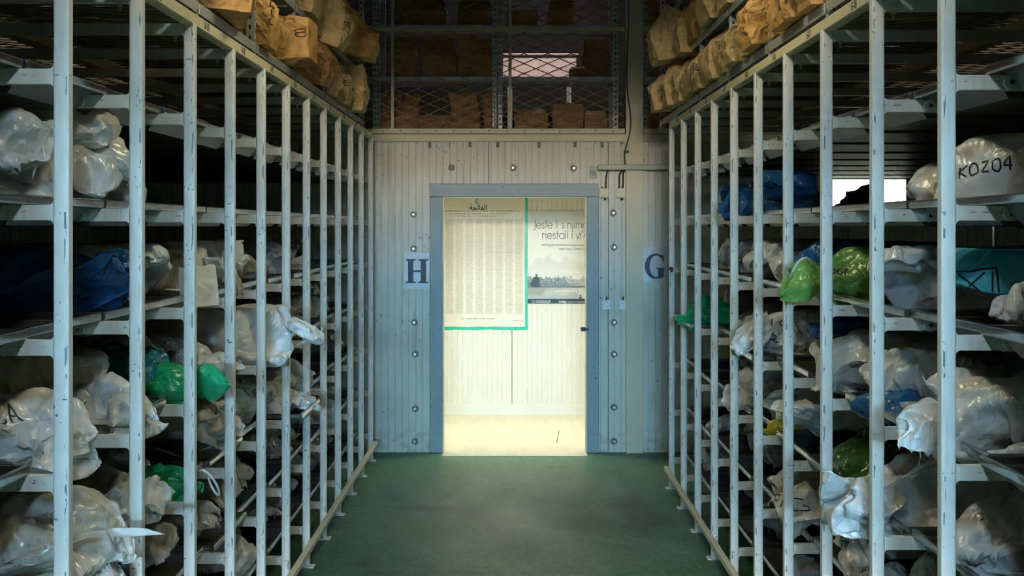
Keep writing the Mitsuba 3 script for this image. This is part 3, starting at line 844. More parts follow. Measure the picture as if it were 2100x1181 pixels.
R = .33
GL = {'J': ([[(.30, 1)] + [(.30, .12)] + arc(.12, .0, .18, .2, 0, -100)], .46),
      'e': ([[(.02, R)] + [(.66, R)] + arc(.34, R, .32, .34, 0, 320, 22)], .76), 's': ([arc(.20, .50, .15, .155, 30, 265) + arc(.20, .17, .17, .18, 80, -150)], .48),
      't': ([[(.14, 1.0), (.14, 0)], [(.0, .66), (.30, .66)]], .36), 'l': ([[(.08, 1.1), (.08, 0)]], .24), 'i': ([[(.08, .66), (.08, 0)], [(.08, .90), (.08, .93)]], .24),
      'n': ([[(.07, .66), (.07, 0)], [(.07, .38)] + arc(.30, .38, .23, .28, 180, 0) + [(.53, 0)]], .68), 'j': ([[(.10, .66), (.10, -.36)], [(.10, .90), (.10, .93)]], .28),
      'm': ([[(.07, .66), (.07, 0)], [(.07, .40)] + arc(.26, .40, .19, .26, 180, 0) + [(.45, 0)], [(.45, .40)] + arc(.64, .40, .19, .26, 180, 0) + [(.83, 0)]], .98),
      'a': ([arc(.36, R, .32, .34, 0, 360, 24), [(.68, .66), (.68, 0)]], .82), 'v': ([[(.0, .66), (.26, 0), (.52, .66)]], .60),
      '?': ([arc(.24, .80, .22, .24, 180, -70, 16) + [(.26, .28)], [(.26, .02), (.26, .05)]], .6), ' ': ([], .34)}


def pen_text(text, h, pen, x, z):
    g = []
    for ch in text:
        st, w = GL[ch]
        g += [LineString([(x + a * h, z + b * h) for a, b in s_]).buffer(pen / 2, quad_segs=2) for s_ in st if len(s_) > 1]
        x += w * h
    return unary_union(g), x


for text, xs, xe, yb in (('Jeste li s njima', 1093, 1207, 468), ('nestali i vi?', 1111.5, 1203, 489.5)):
    x, z = xz(xs, yb, yp)
    hh = 16.5 * YC / F
    _, xw = pen_text(text, hh, .004, 0, 0)
    xt = xz(xe, 0, yp)[0] - x
    hx = xt / xw
    g, _ = pen_text(text, hh, .0058, 0, 0)
    on_poster(affinity.translate(affinity.scale(g, hx, 1, origin=(0, 0)), x, z), 'print_dark', 'headline', f'dark lettering {text}')


def small_text(text, pxs, pxe, pyb, hpx, mat, bold=False):
    m = meshkit.text_mesh(text, hpx * YC / F, .0005, bold)
    v = m.vertices
    x, z = xz(pxs, pyb, yp)
    v[:, 0] = (v[:, 0] - v[:, 0].min()) * ((pxe - pxs) * YC / F) / (np.ptp(v[:, 0])) + x
    v[:, 1] += z
    put('small_print', face_xz(m, yp), mat, k, label=f'small lettering {text}')


small_text('Pomognite identificirati vaše voljene', 1111, 1203, 504.5, 4.6, 'ink_soft')
small_text('Dajte svoj uzorak krvi', 1146, 1203, 512.3, 4.6, 'ink_soft')
small_text('icmp', 1146, 1162, 621.0, 5.2, 'paper_white', True)
rw = np.random.default_rng(3)
lines = []
for (a, b, y) in [(1151, 1203, 555), (1164, 1203, 558.5), (1189, 1203, 563)] + [(1155 + j * 2.2, 1203, 566 + 2.7 * j) for j in range(8)] + [(1175, 1184, 592.5), (1141, 1184, 595.5), (1137, 1184, 598.5), (1146, 1184, 603.5), (1099, 1129, 617), (1099, 1128, 620), (1164, 1203, 619)]:
    x = a
    while x < b:
        w = rw.uniform(2.0, 6.5)
        lines.append(sbox(*[q for q in (xz(x, y + .6, yp)[0], xz(x, y + .6, yp)[1], xz(min(x + w, b), y - .6, yp)[0], xz(x, y - .6, yp)[1])]))
        x += w + .9
on_poster(unary_union(lines), 'paper_white', 'fine_print', 'lines of white print too small to read', 'stuff')
on_poster(unary_union([sbox(xz(1092, 0, yp)[0], xz(0, 621, yp)[1], xz(1096, 0, yp)[0], xz(0, 616, yp)[1]).exterior.buffer(.0012)]), 'paper_white', 'emblem', 'small square outline emblem')

# ---------------------------------------------------------------- wire mesh fence above the wall
YF = YW + .02
k = thing('mesh_fence', 'wire mesh fence panels in cream frames above the panelled wall', 'fence')
zr0, zr1 = xz(0, 64.5, YF)[1], xz(0, 55.5, YF)[1]
put('rail', bx(-5.9, .875, YF - .02, YF + .012, zr0, zr1, .003), 'cream_paint', k)
put('rail', bx(1.02, 5.9, YF - .02, YF + .012, zr0, zr1, .003), 'cream_paint', k)
uprights = [xz(805, 0, YF)[0], xz(1046, 0, YF)[0]]
for x in uprights + [-1.85, -2.8, 1.95, 2.9]:
    for a, b in ((2.514, zr0), (zr1, 4.4)):
        put('frame_bar', bx(x - .012, x + .012, YF - .012, YF + .012, a, b, .003), 'cream_paint', k)
fx = sorted([-3.7] + uprights + [-1.85, -2.8, .87])
PX, PZ = .1845, .0785


def mesh_panel(x0, x1, z0, z1):
    """expanded metal: two families of slanted strands"""
    out = []
    sl = PZ / PX
    for q in (1, -1):
        c0 = math.floor((min(z0 - q * sl * x0, z0 - q * sl * x1)) / PZ) - 1
        c1 = math.ceil((max(z1 - q * sl * x0, z1 - q * sl * x1)) / PZ) + 1
        for i in range(c0, c1):
            c = i * PZ
            ts = [x0, x1] + [(z - c) / (q * sl) for z in (z0, z1)]
            a, b = sorted(ts)[1:3]
            a, b = max(a, x0), min(b, x1)
            za, zb = q * sl * a + c, q * sl * b + c
            if b - a > .01 and z0 - 1e-6 <= min(za, zb) and max(za, zb) <= z1 + 1e-6:
                out.append(cyl([a, YF + .001 * q, za], [b, YF + .001 * q, zb], .0034, 4))
    return cat(out)


for a, b in list(zip(fx[:-1], fx[1:])) + [(1.02, 1.95), (1.95, 2.9)]:
    for z0, z1 in ((2.514, zr0), (zr1, 4.0)):
        put('wire_mesh', mesh_panel(a + .002, b - .002, z0, z1), 'mesh_wire', k)

# ---------------------------------------------------------------- slotted-angle shelving
def slotted(x, y, z0, z1, sx=1, sy=1, w=.034, mat='galvanised'):
    """slotted angle upright: two thin flanges with dark slots"""
    ms = [bx(x, x + sx * w, y, y + sy * .002, z0, z1)]
    m2 = bx(x, x + sx * .002, min(y, y + sy * w), max(y, y + sy * w), z0, z1)
    return cat(ms + [m2])


def slots(x, y, z0, z1, sx, sy, w=.034):
    out = []
    for i, z in enumerate(np.arange(z0 + .02, z1 - .01, .044)):
        out.append(bx(x + sx * w * .55 - .0045, x + sx * w * .55 + .0045, min(y - sy * .0012, y), max(y - sy * .0012, y), z, z + .017))
    return cat(out)


SHY = [2.60, 3.66, 4.73, 5.80, 6.87, 7.94, 9.01, 10.08]
SHZ = [2.510, 2.848, 3.21]
for s, S in SIDES.items():
    k = thing('shelving_unit', f'grey slotted steel shelving full of brown paper bags on top of the {S["name"]} rack', 'shelving')
    xf, xb = 1.075, 1.66
    dz = 0 if s < 0 else -.02
    for y in SHY:
        for X, sx in ((xf, 1), (xb, -1)):
            up = put('upright', mirror(slotted(X, y, TOP + .037, 3.9, sx, 1), s), 'galvanised', k)
            if X == xf:
                put('slot_row', mirror(cat([slots(X, y, TOP + .05, 3.5, sx, 1)] + [bx(X - .001, X, y + .012, y + .020, z, z + .016) for z in np.arange(TOP + .06, 3.4, .044)]), s), 'ink', up, label='row of dark slots', kind='stuff')
    for i, z in enumerate(SHZ):
        z += dz if i else 0
        for y0, y1 in zip(SHY[:-1], SHY[1:]):
            put('shelf_beam', mirror(bx(xf - .004, xf - .0005, y0 + .036, y1 - .002, z - .030, z + .008, .0008), s), 'galvanised', k)
            put('shelf_board', mirror(bx(xf, xb, y0 + .036, y1 - .002, z - .004, z, .001), s), 'galvanised_dark', k)
# shelving behind the fence
k = thing('store_shelving', 'grey slotted steel shelving behind the wire mesh fence', 'shelving')
YS, YS2 = YW + .36, YW + .86
XU = [(-3.05, 1), (-2.10, -1), (-2.06, 1), xz(764, 0, YS)[0:1] + (0,)]
ux = [xz(p, 0, YS)[0] for p in (764.5, 779, 1010.5, 1018, 1021.5, 1029.5, 1257.5, 1267, 1319, 1327)]
bays = [(-2.1, ux[0]), (ux[1] - .034, ux[2] + .034), (ux[4], ux[6] + .034), (ux[8], 2.3)]
zs = [2.53, xz(0, 158.5, YS)[1], xz(0, 52, YS)[1], xz(0, -60, YS)[1]]
for p, sx in ((764.5, 1), (779.5, -1), (1010, 1), (1030, -1), (1257, 1), (1318.5, 1), (1268, -1)):
    x = xz(p, 0, YS)[0]
    for yy, sy in ((YS, 1), (YS2, -1)):
        up = put('upright', slotted(x, yy, 2.466, 4.4, sx, sy, .032), 'galvanised', k)
        if yy == YS:
            put('slot_row', slots(x, yy, 2.5, 4.2, sx, sy, .032), 'ink', up, label='row of dark slots', kind='stuff')
for x0, x1 in ((-2.6, xz(763, 0, YS)[0]), (xz(770, 0, YS)[0], xz(1018, 0, YS)[0]), (xz(1024, 0, YS)[0], xz(1264, 0, YS)[0]), (xz(1322, 0, YS)[0], 2.7)):
    for z in zs:
        put('shelf_beam', bx(x0, x1, YS - .003, YS - .0005, z - .028, z + .004), 'galvanised', k)
        put('shelf_beam', bx(x0, x1, YS2 + .0005, YS2 + .003, z - .028, z + .004), 'galvanised', k)
        put('shelf_board', bx(x0, x1, YS, YS2, z - .004, z), 'galvanised_dark', k)
YB = 14.4
a, z1 = xz(1031, 116, YB); b, z0 = xz(1182, 158, YB)
k = thing('stand_in_board', 'added pale pinkish board standing in for the lit wall behind the mesh fence', 'board')  # pale board stands in for the lit far wall of the storeroom
put('board', bx(a, b, YB, YB + .03, z0, z1, .003), 'board_pale', k)
put('edge', bx(a - .01, b + .02, YB - .03, YB + .03, z1 + .012, z1 + .032, .003), 'board_pale', k)
put('leg', cat([bx(a + .05, a + .10, YB + .031, YB + .07, 2.466, z1 + .03)]), 'galvanised', k)
put('leg', cat([bx(b - .10, b - .05, YB + .031, YB + .07, 2.466, z1 + .03)]), 'galvanised', k)
lamp('unseen_storeroom_lamp', 'unseen lamp in the upper storeroom behind the fence, placed to light the pale board', .35, 13.6, 4.4, .7, .1, STORE)
# ---------------------------------------------------------------- crumpled bags
def tri(x):
    return 4 * np.abs(x - np.floor(x + .5)) - 1


def unit(rng):
    d = rng.normal(size=3)
    return d / np.linalg.norm(d)


def crumple(v, rng, amp, wl, octaves=3, dirs=3):
    """creased displacement of the points v: folded waves in random directions, bent by noise"""
    out = np.zeros(len(v))
    for o in range(octaves):
        a, w = amp * .55 ** o, wl * .5 ** o
        sd = int(rng.integers(1e6))
        for j in range(dirs):
            warp = meshkit.noise(v / (w * 1.3) + 31.7 * j, sd) * 1.5
            out += a / dirs * 1.6 * tri(v @ unit(rng) / w + rng.uniform() + warp)
    return out


def grid_faces(n, m, wrap=False):
    i, j = np.meshgrid(np.arange(n - 1), np.arange(m if wrap else m - 1), indexing='ij')
    j2 = (j + 1) % m
    q = np.stack([i * m + j, i * m + j2, (i + 1) * m + j2, (i + 1) * m + j], -1).reshape(-1, 4)
    return np.vstack([q[:, [0, 1, 2]], q[:, [0, 2, 3]]])


def vnormals(v, f):
    n = np.zeros_like(v)
    c = np.cross(v[f[:, 1]] - v[f[:, 0]], v[f[:, 2]] - v[f[:, 0]])
    for k in range(3):
        np.add.at(n, f[:, k], c)
    return n / np.maximum(np.linalg.norm(n, axis=1, keepdims=True), 1e-12)


from scipy.interpolate import LinearNDInterpolator


def folds(u, v, rng, scales, lu=1.0, lv=1.0, wrap=False):
    """heights of a crumpled sheet: flat triangles between random points, at several scales; u, v in -1..1, lu x lv metres"""
    out = np.zeros(u.size)
    q = np.stack([u.ravel() * lu / 2, v.ravel() * lv / 2], 1)
    for spacing, amp in scales:
        n = int(np.clip(lu * lv / spacing ** 2, 6, 900))
        a = rng.uniform(0, PI)
        R2 = np.array([[math.cos(a), -math.sin(a)], [math.sin(a), math.cos(a)]])
        S2 = np.diag([1.0, rng.uniform(.45, .8)])
        A = R2 @ S2
        p = rng.uniform(-.62, .62, (n * 2, 2)) * [lu, lv]
        h = rng.normal(0, amp, len(p))
        if wrap:
            p = np.vstack([p, p + [0, lv], p - [0, lv]])
            h = np.r_[h, h, h]
        p = np.vstack([p, [[x * lu * 2, y * lv * 2] for x in (-1, 1) for y in (-1, 1)]])
        h = np.r_[h, 0, 0, 0, 0]
        out += np.nan_to_num(LinearNDInterpolator(p @ A, h)(q @ A))
    return out.reshape(u.shape)


def facets(v, seed, H):
    """pulls the points towards a few random planes, as stiff sheet does over a soft filling"""
    rng = np.random.default_rng(seed + 5)
    c = (v.min(0) + v.max(0)) / 2
    out = np.zeros_like(v)
    for j in range(16):
        d = unit(rng) * [.8, 1, 1]
        d /= np.linalg.norm(d)
        t = (v - c) @ d
        lim = np.percentile(t, rng.uniform(80, 93))
        out -= np.maximum(t - lim, 0)[:, None] * d * .8
    return out


def pillow(L, W, H, seed, n=44, amp=.016, wl=.20, p=2.6, q=.62, flat=.25, pin=.10):
    """filled sack of two sheets sealed at the edges: local x 0..L (front at 0), y across, z up from 0"""
    rng = np.random.default_rng(seed)
    t = np.sin(np.linspace(-1, 1, n) * PI / 2 * .8) / math.sin(PI / 2 * .8)
    u, v = np.meshgrid(t, t, indexing='ij')
    lump = .75 + .5 * meshkit.fbm(np.stack([u * 1.3 + seed, v * 1.3, u * 0], -1), 2, seed)
    prof = np.maximum((1 - np.abs(u) ** p) * (1 - np.abs(v) ** p), 0) ** q
    x = u * L / 2 * (1 - pin * (1 - v ** 2) * np.abs(u) ** 3) + L / 2
    y = v * W / 2 * (1 - pin * (1 - u ** 2) * np.abs(v) ** 3)
    edge = np.maximum(np.abs(u), np.abs(v)) ** 8
    ruf = (tri(u * rng.uniform(1.2, 2.2) + rng.uniform()) + tri(v * rng.uniform(1.2, 2.4) + rng.uniform())) * .018 * edge
    cor = (np.abs(u * v) ** 5) * rng.uniform(-.05, .09)
    zc = H * flat * (1 - .4 * edge) + ruf + cor
    top = np.stack([x, y, zc + H * (1 - flat) * prof * lump], -1).reshape(-1, 3)
    bot = np.stack([x, y, zc - H * flat * prof], -1).reshape(-1, 3)
    f = grid_faces(n, n)
    nt = len(top)
    vv = np.vstack([top, bot])
    ff = np.vstack([f, f[:, ::-1] + nt])
    vv = vv + facets(vv, seed, H)
    nrm = vnormals(vv, ff)
    fade = np.r_[1 - edge.reshape(-1), 1 - edge.reshape(-1)]
    k = amp / .017
    sc = [(wl * .8, .026 * k), (wl * .36, .012 * k), (wl * .16, .003 * k)]
    d = np.r_[folds(u, v, rng, sc, L, W).ravel(), folds(u, v, rng, sc, L, W).ravel()] * fade
    d[nt:] = np.minimum(d[nt:], 0.004) * .4
    vv = vv + nrm * d[:, None]
    vv[:, 2] -= vv[nt:, 2].min() * 1.0
    return trimesh.Trimesh(vv, ff, process=False)


def sack(L, R, seed, n=46, m=64, amp=.012, wl=.14, neck=.16):
    """tied sack: gathered mouth at x=0, pleated neck, round body to x=L; z up from 0"""
    rng = np.random.default_rng(seed)
    t = np.linspace(0, 1, n)
    r = np.where(t < neck, .0, 1.0)
    tb = np.clip((t - neck) / (1 - neck), 0, 1)
    body = np.sqrt(np.clip(np.sin(PI * tb ** .62), 0, 1)) * R
    mouth = .30 * R * (.35 + .65 * np.abs((t - neck) / neck) ** .8)
    r = np.where(t < neck, mouth, np.maximum(body, .10 * R * (1 - tb)))
    ph = np.linspace(0, 2 * PI, m, endpoint=False)
    k = rng.integers(7, 12)
    pl = np.exp(-np.abs(t - neck) * 6)[:, None] * tri(ph[None] * k / (2 * PI) + .3 * np.sin(3 * ph[None]))
    rr = r[:, None] * (1 + .28 * pl)
    x = np.broadcast_to((t * L)[:, None], rr.shape)
    y, z = rr * np.cos(ph) * 1.12, rr * np.sin(ph) * .92
    v = np.stack([x, y, z], -1).reshape(-1, 3)
    f = grid_faces(n, m, True)[:, ::-1]
    nrm = vnormals(v, f)
    tt, pp = np.meshgrid(t * 2 - 1, ph / PI - 1, indexing='ij')
    dd = folds(tt, pp, rng, [(wl * .8, amp * 1.2), (wl * .35, amp * .5), (wl * .15, amp * .16)], L, 2 * PI * R, True).ravel()
    v = v + nrm * (dd * np.clip(np.repeat(r, m) / R * 1.5, .15, 1))[:, None]
    v[:, 2] = np.maximum(v[:, 2], -.80 * R)
    v[:, 2] -= v[:, 2].min()
    return trimesh.Trimesh(v, f, process=False)


def sheet(root, out, side, length, w0, w1, seed, sag=.04, amp=.02, n=18, cut=.0):
    """loose plastic: from root along out, widening from w0 to w1 along side"""
    rng = np.random.default_rng(seed)
    root, out, side = (np.asarray(a, float) for a in (root, out, side))
    out, side = out / np.linalg.norm(out), side / np.linalg.norm(side)
    nrm = np.cross(out, side)
    nrm /= np.linalg.norm(nrm)
    u, v = np.meshgrid(np.linspace(0, 1, n), np.linspace(-.5, .5, n), indexing='ij')
    skew = rng.uniform(-.5, .5)
    lu = length * u * (1 + skew * v)
    w = w0 + (w1 - w0) * u ** .8
    k = rng.uniform(1.5, 3.0)
    fold = amp * (.25 + u) * tri(v * k + rng.uniform() + .35 * u) * .8 + folds(u * 2 - 1, v * 2, rng, [(.06, amp * .5), (.028, amp * .16)], length, w1)
    P = root + out * lu[..., None] + side * (w * v)[..., None] + nrm * fold[..., None]
    P[..., 2] -= sag * u ** 2
    return trimesh.Trimesh(P.reshape(-1, 3), grid_faces(n, n), process=False)


def paper_bag(w, d, h, seed, top='pinch', n=34, amp=.014):
    """flat-bottomed paper bag: x depth (front at x=0), y width (centred), z up; top pinched flat, folded over or open"""
    rng = np.random.default_rng(seed)
    m = 4 * 20
    per = []
    for (ax, ay), (bx2, by2) in zip([(0, -1), (1, -1), (1, 1), (0, 1)], [(1, -1), (1, 1), (0, 1), (0, -1)]):
        for t in np.arange(20) / 20:
            per.append(((ax + (bx2 - ax) * t) * d, (ay + (by2 - ay) * t) * w / 2))
    per = np.array(per)
    zt = np.linspace(0, 1, n)
    rows = []
    fold = {'pinch': .55, 'fold': .62, 'open': 2.0}[top]
    for t in zt:
        q = per.copy()
        bulge = 1 + .10 * math.sin(PI * min(t / .8, 1))
        c = np.array([d / 2, 0])
        q = c + (q - c) * [bulge, 1 + .04 * math.sin(PI * t)]
        if t > fold:
            k = 1 - (t - fold) / (1 - fold) * .97
            q[:, 0] = d * .5 + (q[:, 0] - d * .5) * k
            gus = (np.abs(per[:, 1]) > w / 2 - 1e-6)
            q[gus, 1] *= 1 - .16 * (1 - k)
        rows.append(np.c_[q, np.full(m, t * h)])
    v = np.array(rows).reshape(-1, 3)
    jag = 1 + .03 * tri(np.arange(m) / m * 7 + rng.uniform())
    v[-m:, 2] *= jag
    f = grid_faces(n, m, True)
    cb = len(v)
    v = np.vstack([v, [[d / 2, 0, 0]]])
    k = np.arange(m)
    f = np.vstack([f, np.stack([(k + 1) % m, k, k * 0 + cb], 1)])
    nrm = vnormals(v, f)
    tt, pp = np.meshgrid(zt * 2 - 1, np.arange(m) / m * 2 - 1, indexing='ij')
    dsp = np.r_[folds(tt, pp, rng, [(.16, amp * .7), (.07, amp * .65), (.03, amp * .28)], h, 2 * (w + d), True).ravel(), 0] * np.clip(v[:, 2] / h * 5, .25, 1)
    v = v + nrm * dsp[:, None]
    bend = rng.uniform(-.10, .10)
    v[:, 1] += bend * h * (v[:, 2] / h) ** 2
    if top == 'fold':
        over = np.maximum(v[:, 2] - .86 * h, 0)
        v[:, 2] -= over * 1.6
        v[:, 0] -= over * .5 + .006 * (over > 0)
    v[:, 2] -= v[:, 2].min()
    return trimesh.Trimesh(v, f, process=False)


def place(m, s, X, y, z, yaw=0, pitch=0, roll=0):
    """local frame (x into the rack) to world; pitch > 0 lowers the front (x=0), roll tips along the aisle"""
    m = m.copy()
    R = trimesh.transformations.euler_matrix(math.radians(roll), math.radians(-pitch), math.radians(yaw), 'sxyz')
    m.apply_transform(R)
    m = mirror(m, s) if s < 0 else m
    m.apply_translation([s * X, y, 0])
    m.apply_translation([0, 0, z])
    return m


def write_on(m, c, nrm, right, up, text, h, pen=.006, seed=0, lift=.0018, strokes=None):
    """marker lettering laid on the surface of the mesh m, seen along -nrm"""
    rng = np.random.default_rng(seed)
    if strokes is None:
        st, wd = text_strokes(text, h, rng=rng)
    else:
        st, wd = strokes, max(p[:, 0].max() for p in strokes)
    nrm, right, up = (np.asarray(a, float) / np.linalg.norm(a) for a in (nrm, right, up))
    ray = m.ray
    out = []
    for p in st:
        L = np.r_[0, np.cumsum(np.linalg.norm(np.diff(p, axis=0), axis=1))]
        if L[-1] < 1e-4:
            continue
        t = np.linspace(0, L[-1], max(3, int(L[-1] / .007)))
        q = np.stack([np.interp(t, L, p[:, 0]) - wd / 2, np.interp(t, L, p[:, 1]) - h / 2], 1)
        o = np.asarray(c, float) + q[:, :1] * right + q[:, 1:] * up + nrm * .6
        loc, ri, ti = ray.intersects_location(o, np.tile(-nrm, (len(o), 1)), multiple_hits=False)
        if len(loc) < 3:
            continue
        idx = np.argsort(ri)
        loc, ri, ti = loc[idx], ri[idx], ti[idx]
        fn = m.face_normals[ti]
        fn = np.where((fn @ nrm)[:, None] < 0, -fn, fn)
        a = loc + fn * lift
        brk = np.r_[0, np.nonzero((np.linalg.norm(np.diff(a, axis=0), axis=1) > .05) | (np.diff(ri) > 1))[0] + 1, len(a)]
        for i0, i1 in zip(brk[:-1], brk[1:]):
            if i1 - i0 < 2:
                continue
            b = a[i0:i1]
            tg = np.gradient(b, axis=0)
            sd = np.cross(fn[i0:i1], tg)
            sd /= np.linalg.norm(sd, axis=1, keepdims=True) + 1e-9
            v = np.stack([b - sd * pen / 2, b + sd * pen / 2], 1).reshape(-1, 3)
            out.append(trimesh.Trimesh(v, grid_faces(i1 - i0, 2), process=False))
    return cat(out) if out else None


RNG = np.random.default_rng(77)
TAKEN = set()


def where(s, b, i):
    S = SIDES[s]
    return f'{LEVN[i]} tray, bay {S["letter"]}-{baynum(s, b):02d}'


def bag(s, b, i, desc, mat='plastic_white', form='pillow', u=.12, dy=0.0, L=.85, W=.54, H=.20, z=0.0, yaw=0, pitch=0, roll=0, ends=2, seed=None, p=2.6, text=None, th=.07, tpos=(0, 0), tdir=None,
        amp=.017, wl=.2, n=None, name=None, endmat=None, color=None, sheets=(), folds_=(), twine=False, print_=None):
    """one plastic bag on tray (side s, bay b, level i)"""
    global _seed
    _seed = getattr(bag, 'c', 100) + 1
    bag.c = _seed
    seed = _seed if seed is None else seed
    rng = np.random.default_rng(seed * 7 + 1)
    S = SIDES[s]
    y = py_(s, b) + PW / 2 + S['sp'] / 2 + dy
    near = y < 7.2
    if form == 'pillow':
        m = pillow(L, W, H, seed, n or (76 if y < 5.3 else 52 if near else 30), amp, wl, p)
    else:
        m = sack(L, H / 2 / .86, seed, *((60, 84) if near else (30, 40)), amp=amp * .8, wl=wl * .8)
    if form == 'pillow' and z == 0:      # the lower side narrows into the tray
        m.vertices[:, 1] *= 1 - .15 * np.clip(1 - m.vertices[:, 2] / .055, 0, 1)
    base = LEV[i] - .044 + z
    m = place(m, s, S['x0'] + u, y, 0, yaw, pitch, roll)
    m.apply_translation([0, 0, base - min(0, 0) - (m.vertices[:, 2].min() if pitch == 0 and roll == 0 else 0)])
    if pitch or roll:
        m.apply_translation([0, 0, base + .0 - np.percentile(m.vertices[:, 2], 4)])
    over = np.maximum(m.vertices[:, 2] - (base + .235), 0)      # pressed flat under the tray above
    m.vertices[:, 2] -= over - .018 * np.tanh(over / .03)
    k = thing('plastic_bag', f'{desc}, {where(s, b, i)}', 'bag', f'plastic bags on the trays of the {S["name"]} rack')
    put('body', m, mat, k, smooth=28)
    vis = m.vertices
    fr = vis[np.abs(vis[:, 0]) < S['x0'] + u + .22]
    for e in range(ends):
        r = fr[rng.integers(len(fr))] if len(fr) else vis[rng.integers(len(vis))]
        cand = fr[fr[:, 2] > base + .25 * H]
        if len(cand):
            r = cand[rng.integers(len(cand))]
        el, ew, eh = rng.uniform(.18, .28), rng.uniform(.18, .30), rng.uniform(.05, .09)
        em = pillow(el, ew, eh, seed * 13 + e, 34 if near else 20, .009, .12, pin=.22)
        em = place(em, s, abs(r[0]) - el * rng.uniform(.3, .6), r[1], 0, rng.uniform(-35, 35), rng.uniform(-20, 35), rng.uniform(-50, 50))
        em.apply_translation([0, 0, max(r[2] - (em.vertices[:, 2].max() + em.vertices[:, 2].min()) / 2, base + .02 - em.vertices[:, 2].min())])
        lo, hi = py_(s, b) + .044, py_(s, b + 1) - .008
        y0_, y1_ = em.vertices[:, 1].min(), em.vertices[:, 1].max()
        if y1_ - y0_ < hi - lo:
            em.apply_translation([0, max(lo - y0_, 0) + min(hi - y1_, 0), 0])
        over = np.maximum(em.vertices[:, 2] - (base + .24), 0)
        em.vertices[:, 2] -= over - .014 * np.tanh(over / .03)
        put('loose_end', em, endmat or mat, k, smooth=28)
    for e, (X_, y_, z_, el, ew, eh, ya_, pi_, ro_) in enumerate(folds_):
        put('folded_end', place(pillow(el, ew, eh, seed * 19 + e, 40, .009, .14, pin=.24), s, X_, y_, z_, ya_, pi_, ro_), endmat or mat, k, smooth=28)
    for e, a in enumerate(sheets):
        put('loose_end', sheet(seed=seed * 17 + e, **a), endmat or mat, k, smooth=35)
    c = m.vertices.mean(0)
    nr = tdir or (-s * .75, -.62, .22)
    right = np.cross((0, 0, 1), nr)
    if text:
        o = np.array([s * (S['x0'] + u + .18), y, base + H * .55]) + right / np.linalg.norm(right) * tpos[0] + np.array([0, 0, tpos[1]])
        for j, line in enumerate(text.split('|')):
            wm = write_on(m, o - np.array([0, 0, j * th * 1.35]), nr, right, (0, 0, 1), line, th, .0048, seed)
            if wm is not None:
                put('writing', wm, 'ink', k, label='black marker lettering ' + line)
    if print_:
        o = np.array([s * (S['x0'] + u + .18), y, base + H * .5])
        for dx_, dz_, st in print_:
            wm = write_on(m, o + right / np.linalg.norm(right) * dx_ + np.array([0, 0, dz_]), nr, right, (0, 0, 1), '', .1, .005, seed, strokes=[np.array(q, float) for q in st])
            if wm is not None:
                put('print', wm, 'ink', k, label='dark blue printed lines')
    if twine:
        a = np.array([s * (S['x0'] + u + .02), y - .03, base + H * .75])
        P = [a, a + (-s * .05, -.05, .03), a + (-s * .08, .02, -.05), a + (-s * .05, .10, -.07), a + (-s * .02, .12, -.02)]
        put('tie', tube(spline(P, 24), .004, 6), 'twine', k, label='white cord tied round the neck')
    TAKEN.add((s, b, i))
    return k


W_, D_ = 'plastic_white', 'plastic_dirty'
# ---- left rack, named bags (bay index counts away from the camera)
bag(-1, 1, 5, 'big bulging white plastic bag with a rolled fold', H=.30, u=.05, L=.8, W=.56, dy=-.0, ends=0, wl=.26, amp=.02, p=4, folds_=[(1.13, 3.45, 1.86, .22, .30, .12, 10, 30, 30)])
bag(-1, 2, 5, 'crumpled white plastic bag with pointed corners', H=.24, u=.10, W=.5, dy=-.06, ends=0, amp=.022,
    folds_=[(1.14, 4.08, 1.96, .34, .34, .13, -12, 12, 12), (1.12, 4.20, 1.90, .30, .30, .09, -25, 10, 25), (1.10, 4.28, 1.80, .22, .26, .10, -10, 0, -10), (1.13, 4.02, 1.80, .25, .26, .14, 0, 20, 0)])
bag(-1, 2, 4, 'dark blue plastic bag with black marker letters', 'plastic_blue', H=.20, u=.03, L=1.1, W=.56, dy=.02, ends=1, text='LZA|RUHR', th=.045, tpos=(.12, -.01))
bag(-1, 3, 4, 'white plastic bag beside a stiff folded white sheet', H=.25, u=.10, W=.58, ends=0)
kk = thing('white_carton', 'stiff folded white paper packet at the front, ' + where(-1, 3, 4), 'packet')
put('sheet', place(paper_bag(.16, .05, .15, 4, 'open', amp=.004), -1, 1.10, 5.02, LEV[4] - .02, yaw=20, pitch=-10), 'paper_white', kk, smooth=30)
bag(-1, 4, 4, 'large grey-white plastic bag with draped folds', D_, H=.25, u=.08, W=.56, ends=2)
bag(-1, 5, 4, 'bulging white plastic bag', H=.27, u=.06, W=.56, ends=1)
bag(-1, 7, 4, 'white plastic bag with a twisted top', form='sack', H=.24, u=.08, L=.6, ends=1)
bag(-1, 1, 3, 'flattened grubby white plastic bag at the back', D_, H=.24, u=.22, W=.56, ends=0, z=.05)
bag(-1, 1, 3, 'glossy white plastic bag lettered CA hanging over the tray edge', H=.20, u=-.04, L=.5, W=.42, dy=-.10, z=.0, pitch=14, ends=0, text='CA', th=.05, tpos=(-.09, .06))
bag(-1, 2, 3, 'upper grey-stained white plastic bag', D_, H=.25, u=.10, W=.56, ends=1)
bag(-1, 2, 3, 'lower crumpled white plastic bag at the front', H=.14, u=.0, L=.4, W=.30, dy=-.14, ends=2, pitch=6)
bag(-1, 3, 3, 'rounded white plastic bag', D_, H=.26, u=.16, W=.56, ends=0)
bag(-1, 3, 3, 'teal plastic bag under a white one', 'plastic_teal', H=.15, u=.07, L=.5, W=.50, ends=1, dy=.04)
bag(-1, 3, 3, 'bright green knotted plastic bag at the front', 'plastic_green', form='sack', H=.14, u=.02, L=.26, ends=1, dy=-.10, seed=412)
bag(-1, 4, 3, 'white plastic bag with wide draped folds', H=.25, u=.07, W=.56, ends=2)
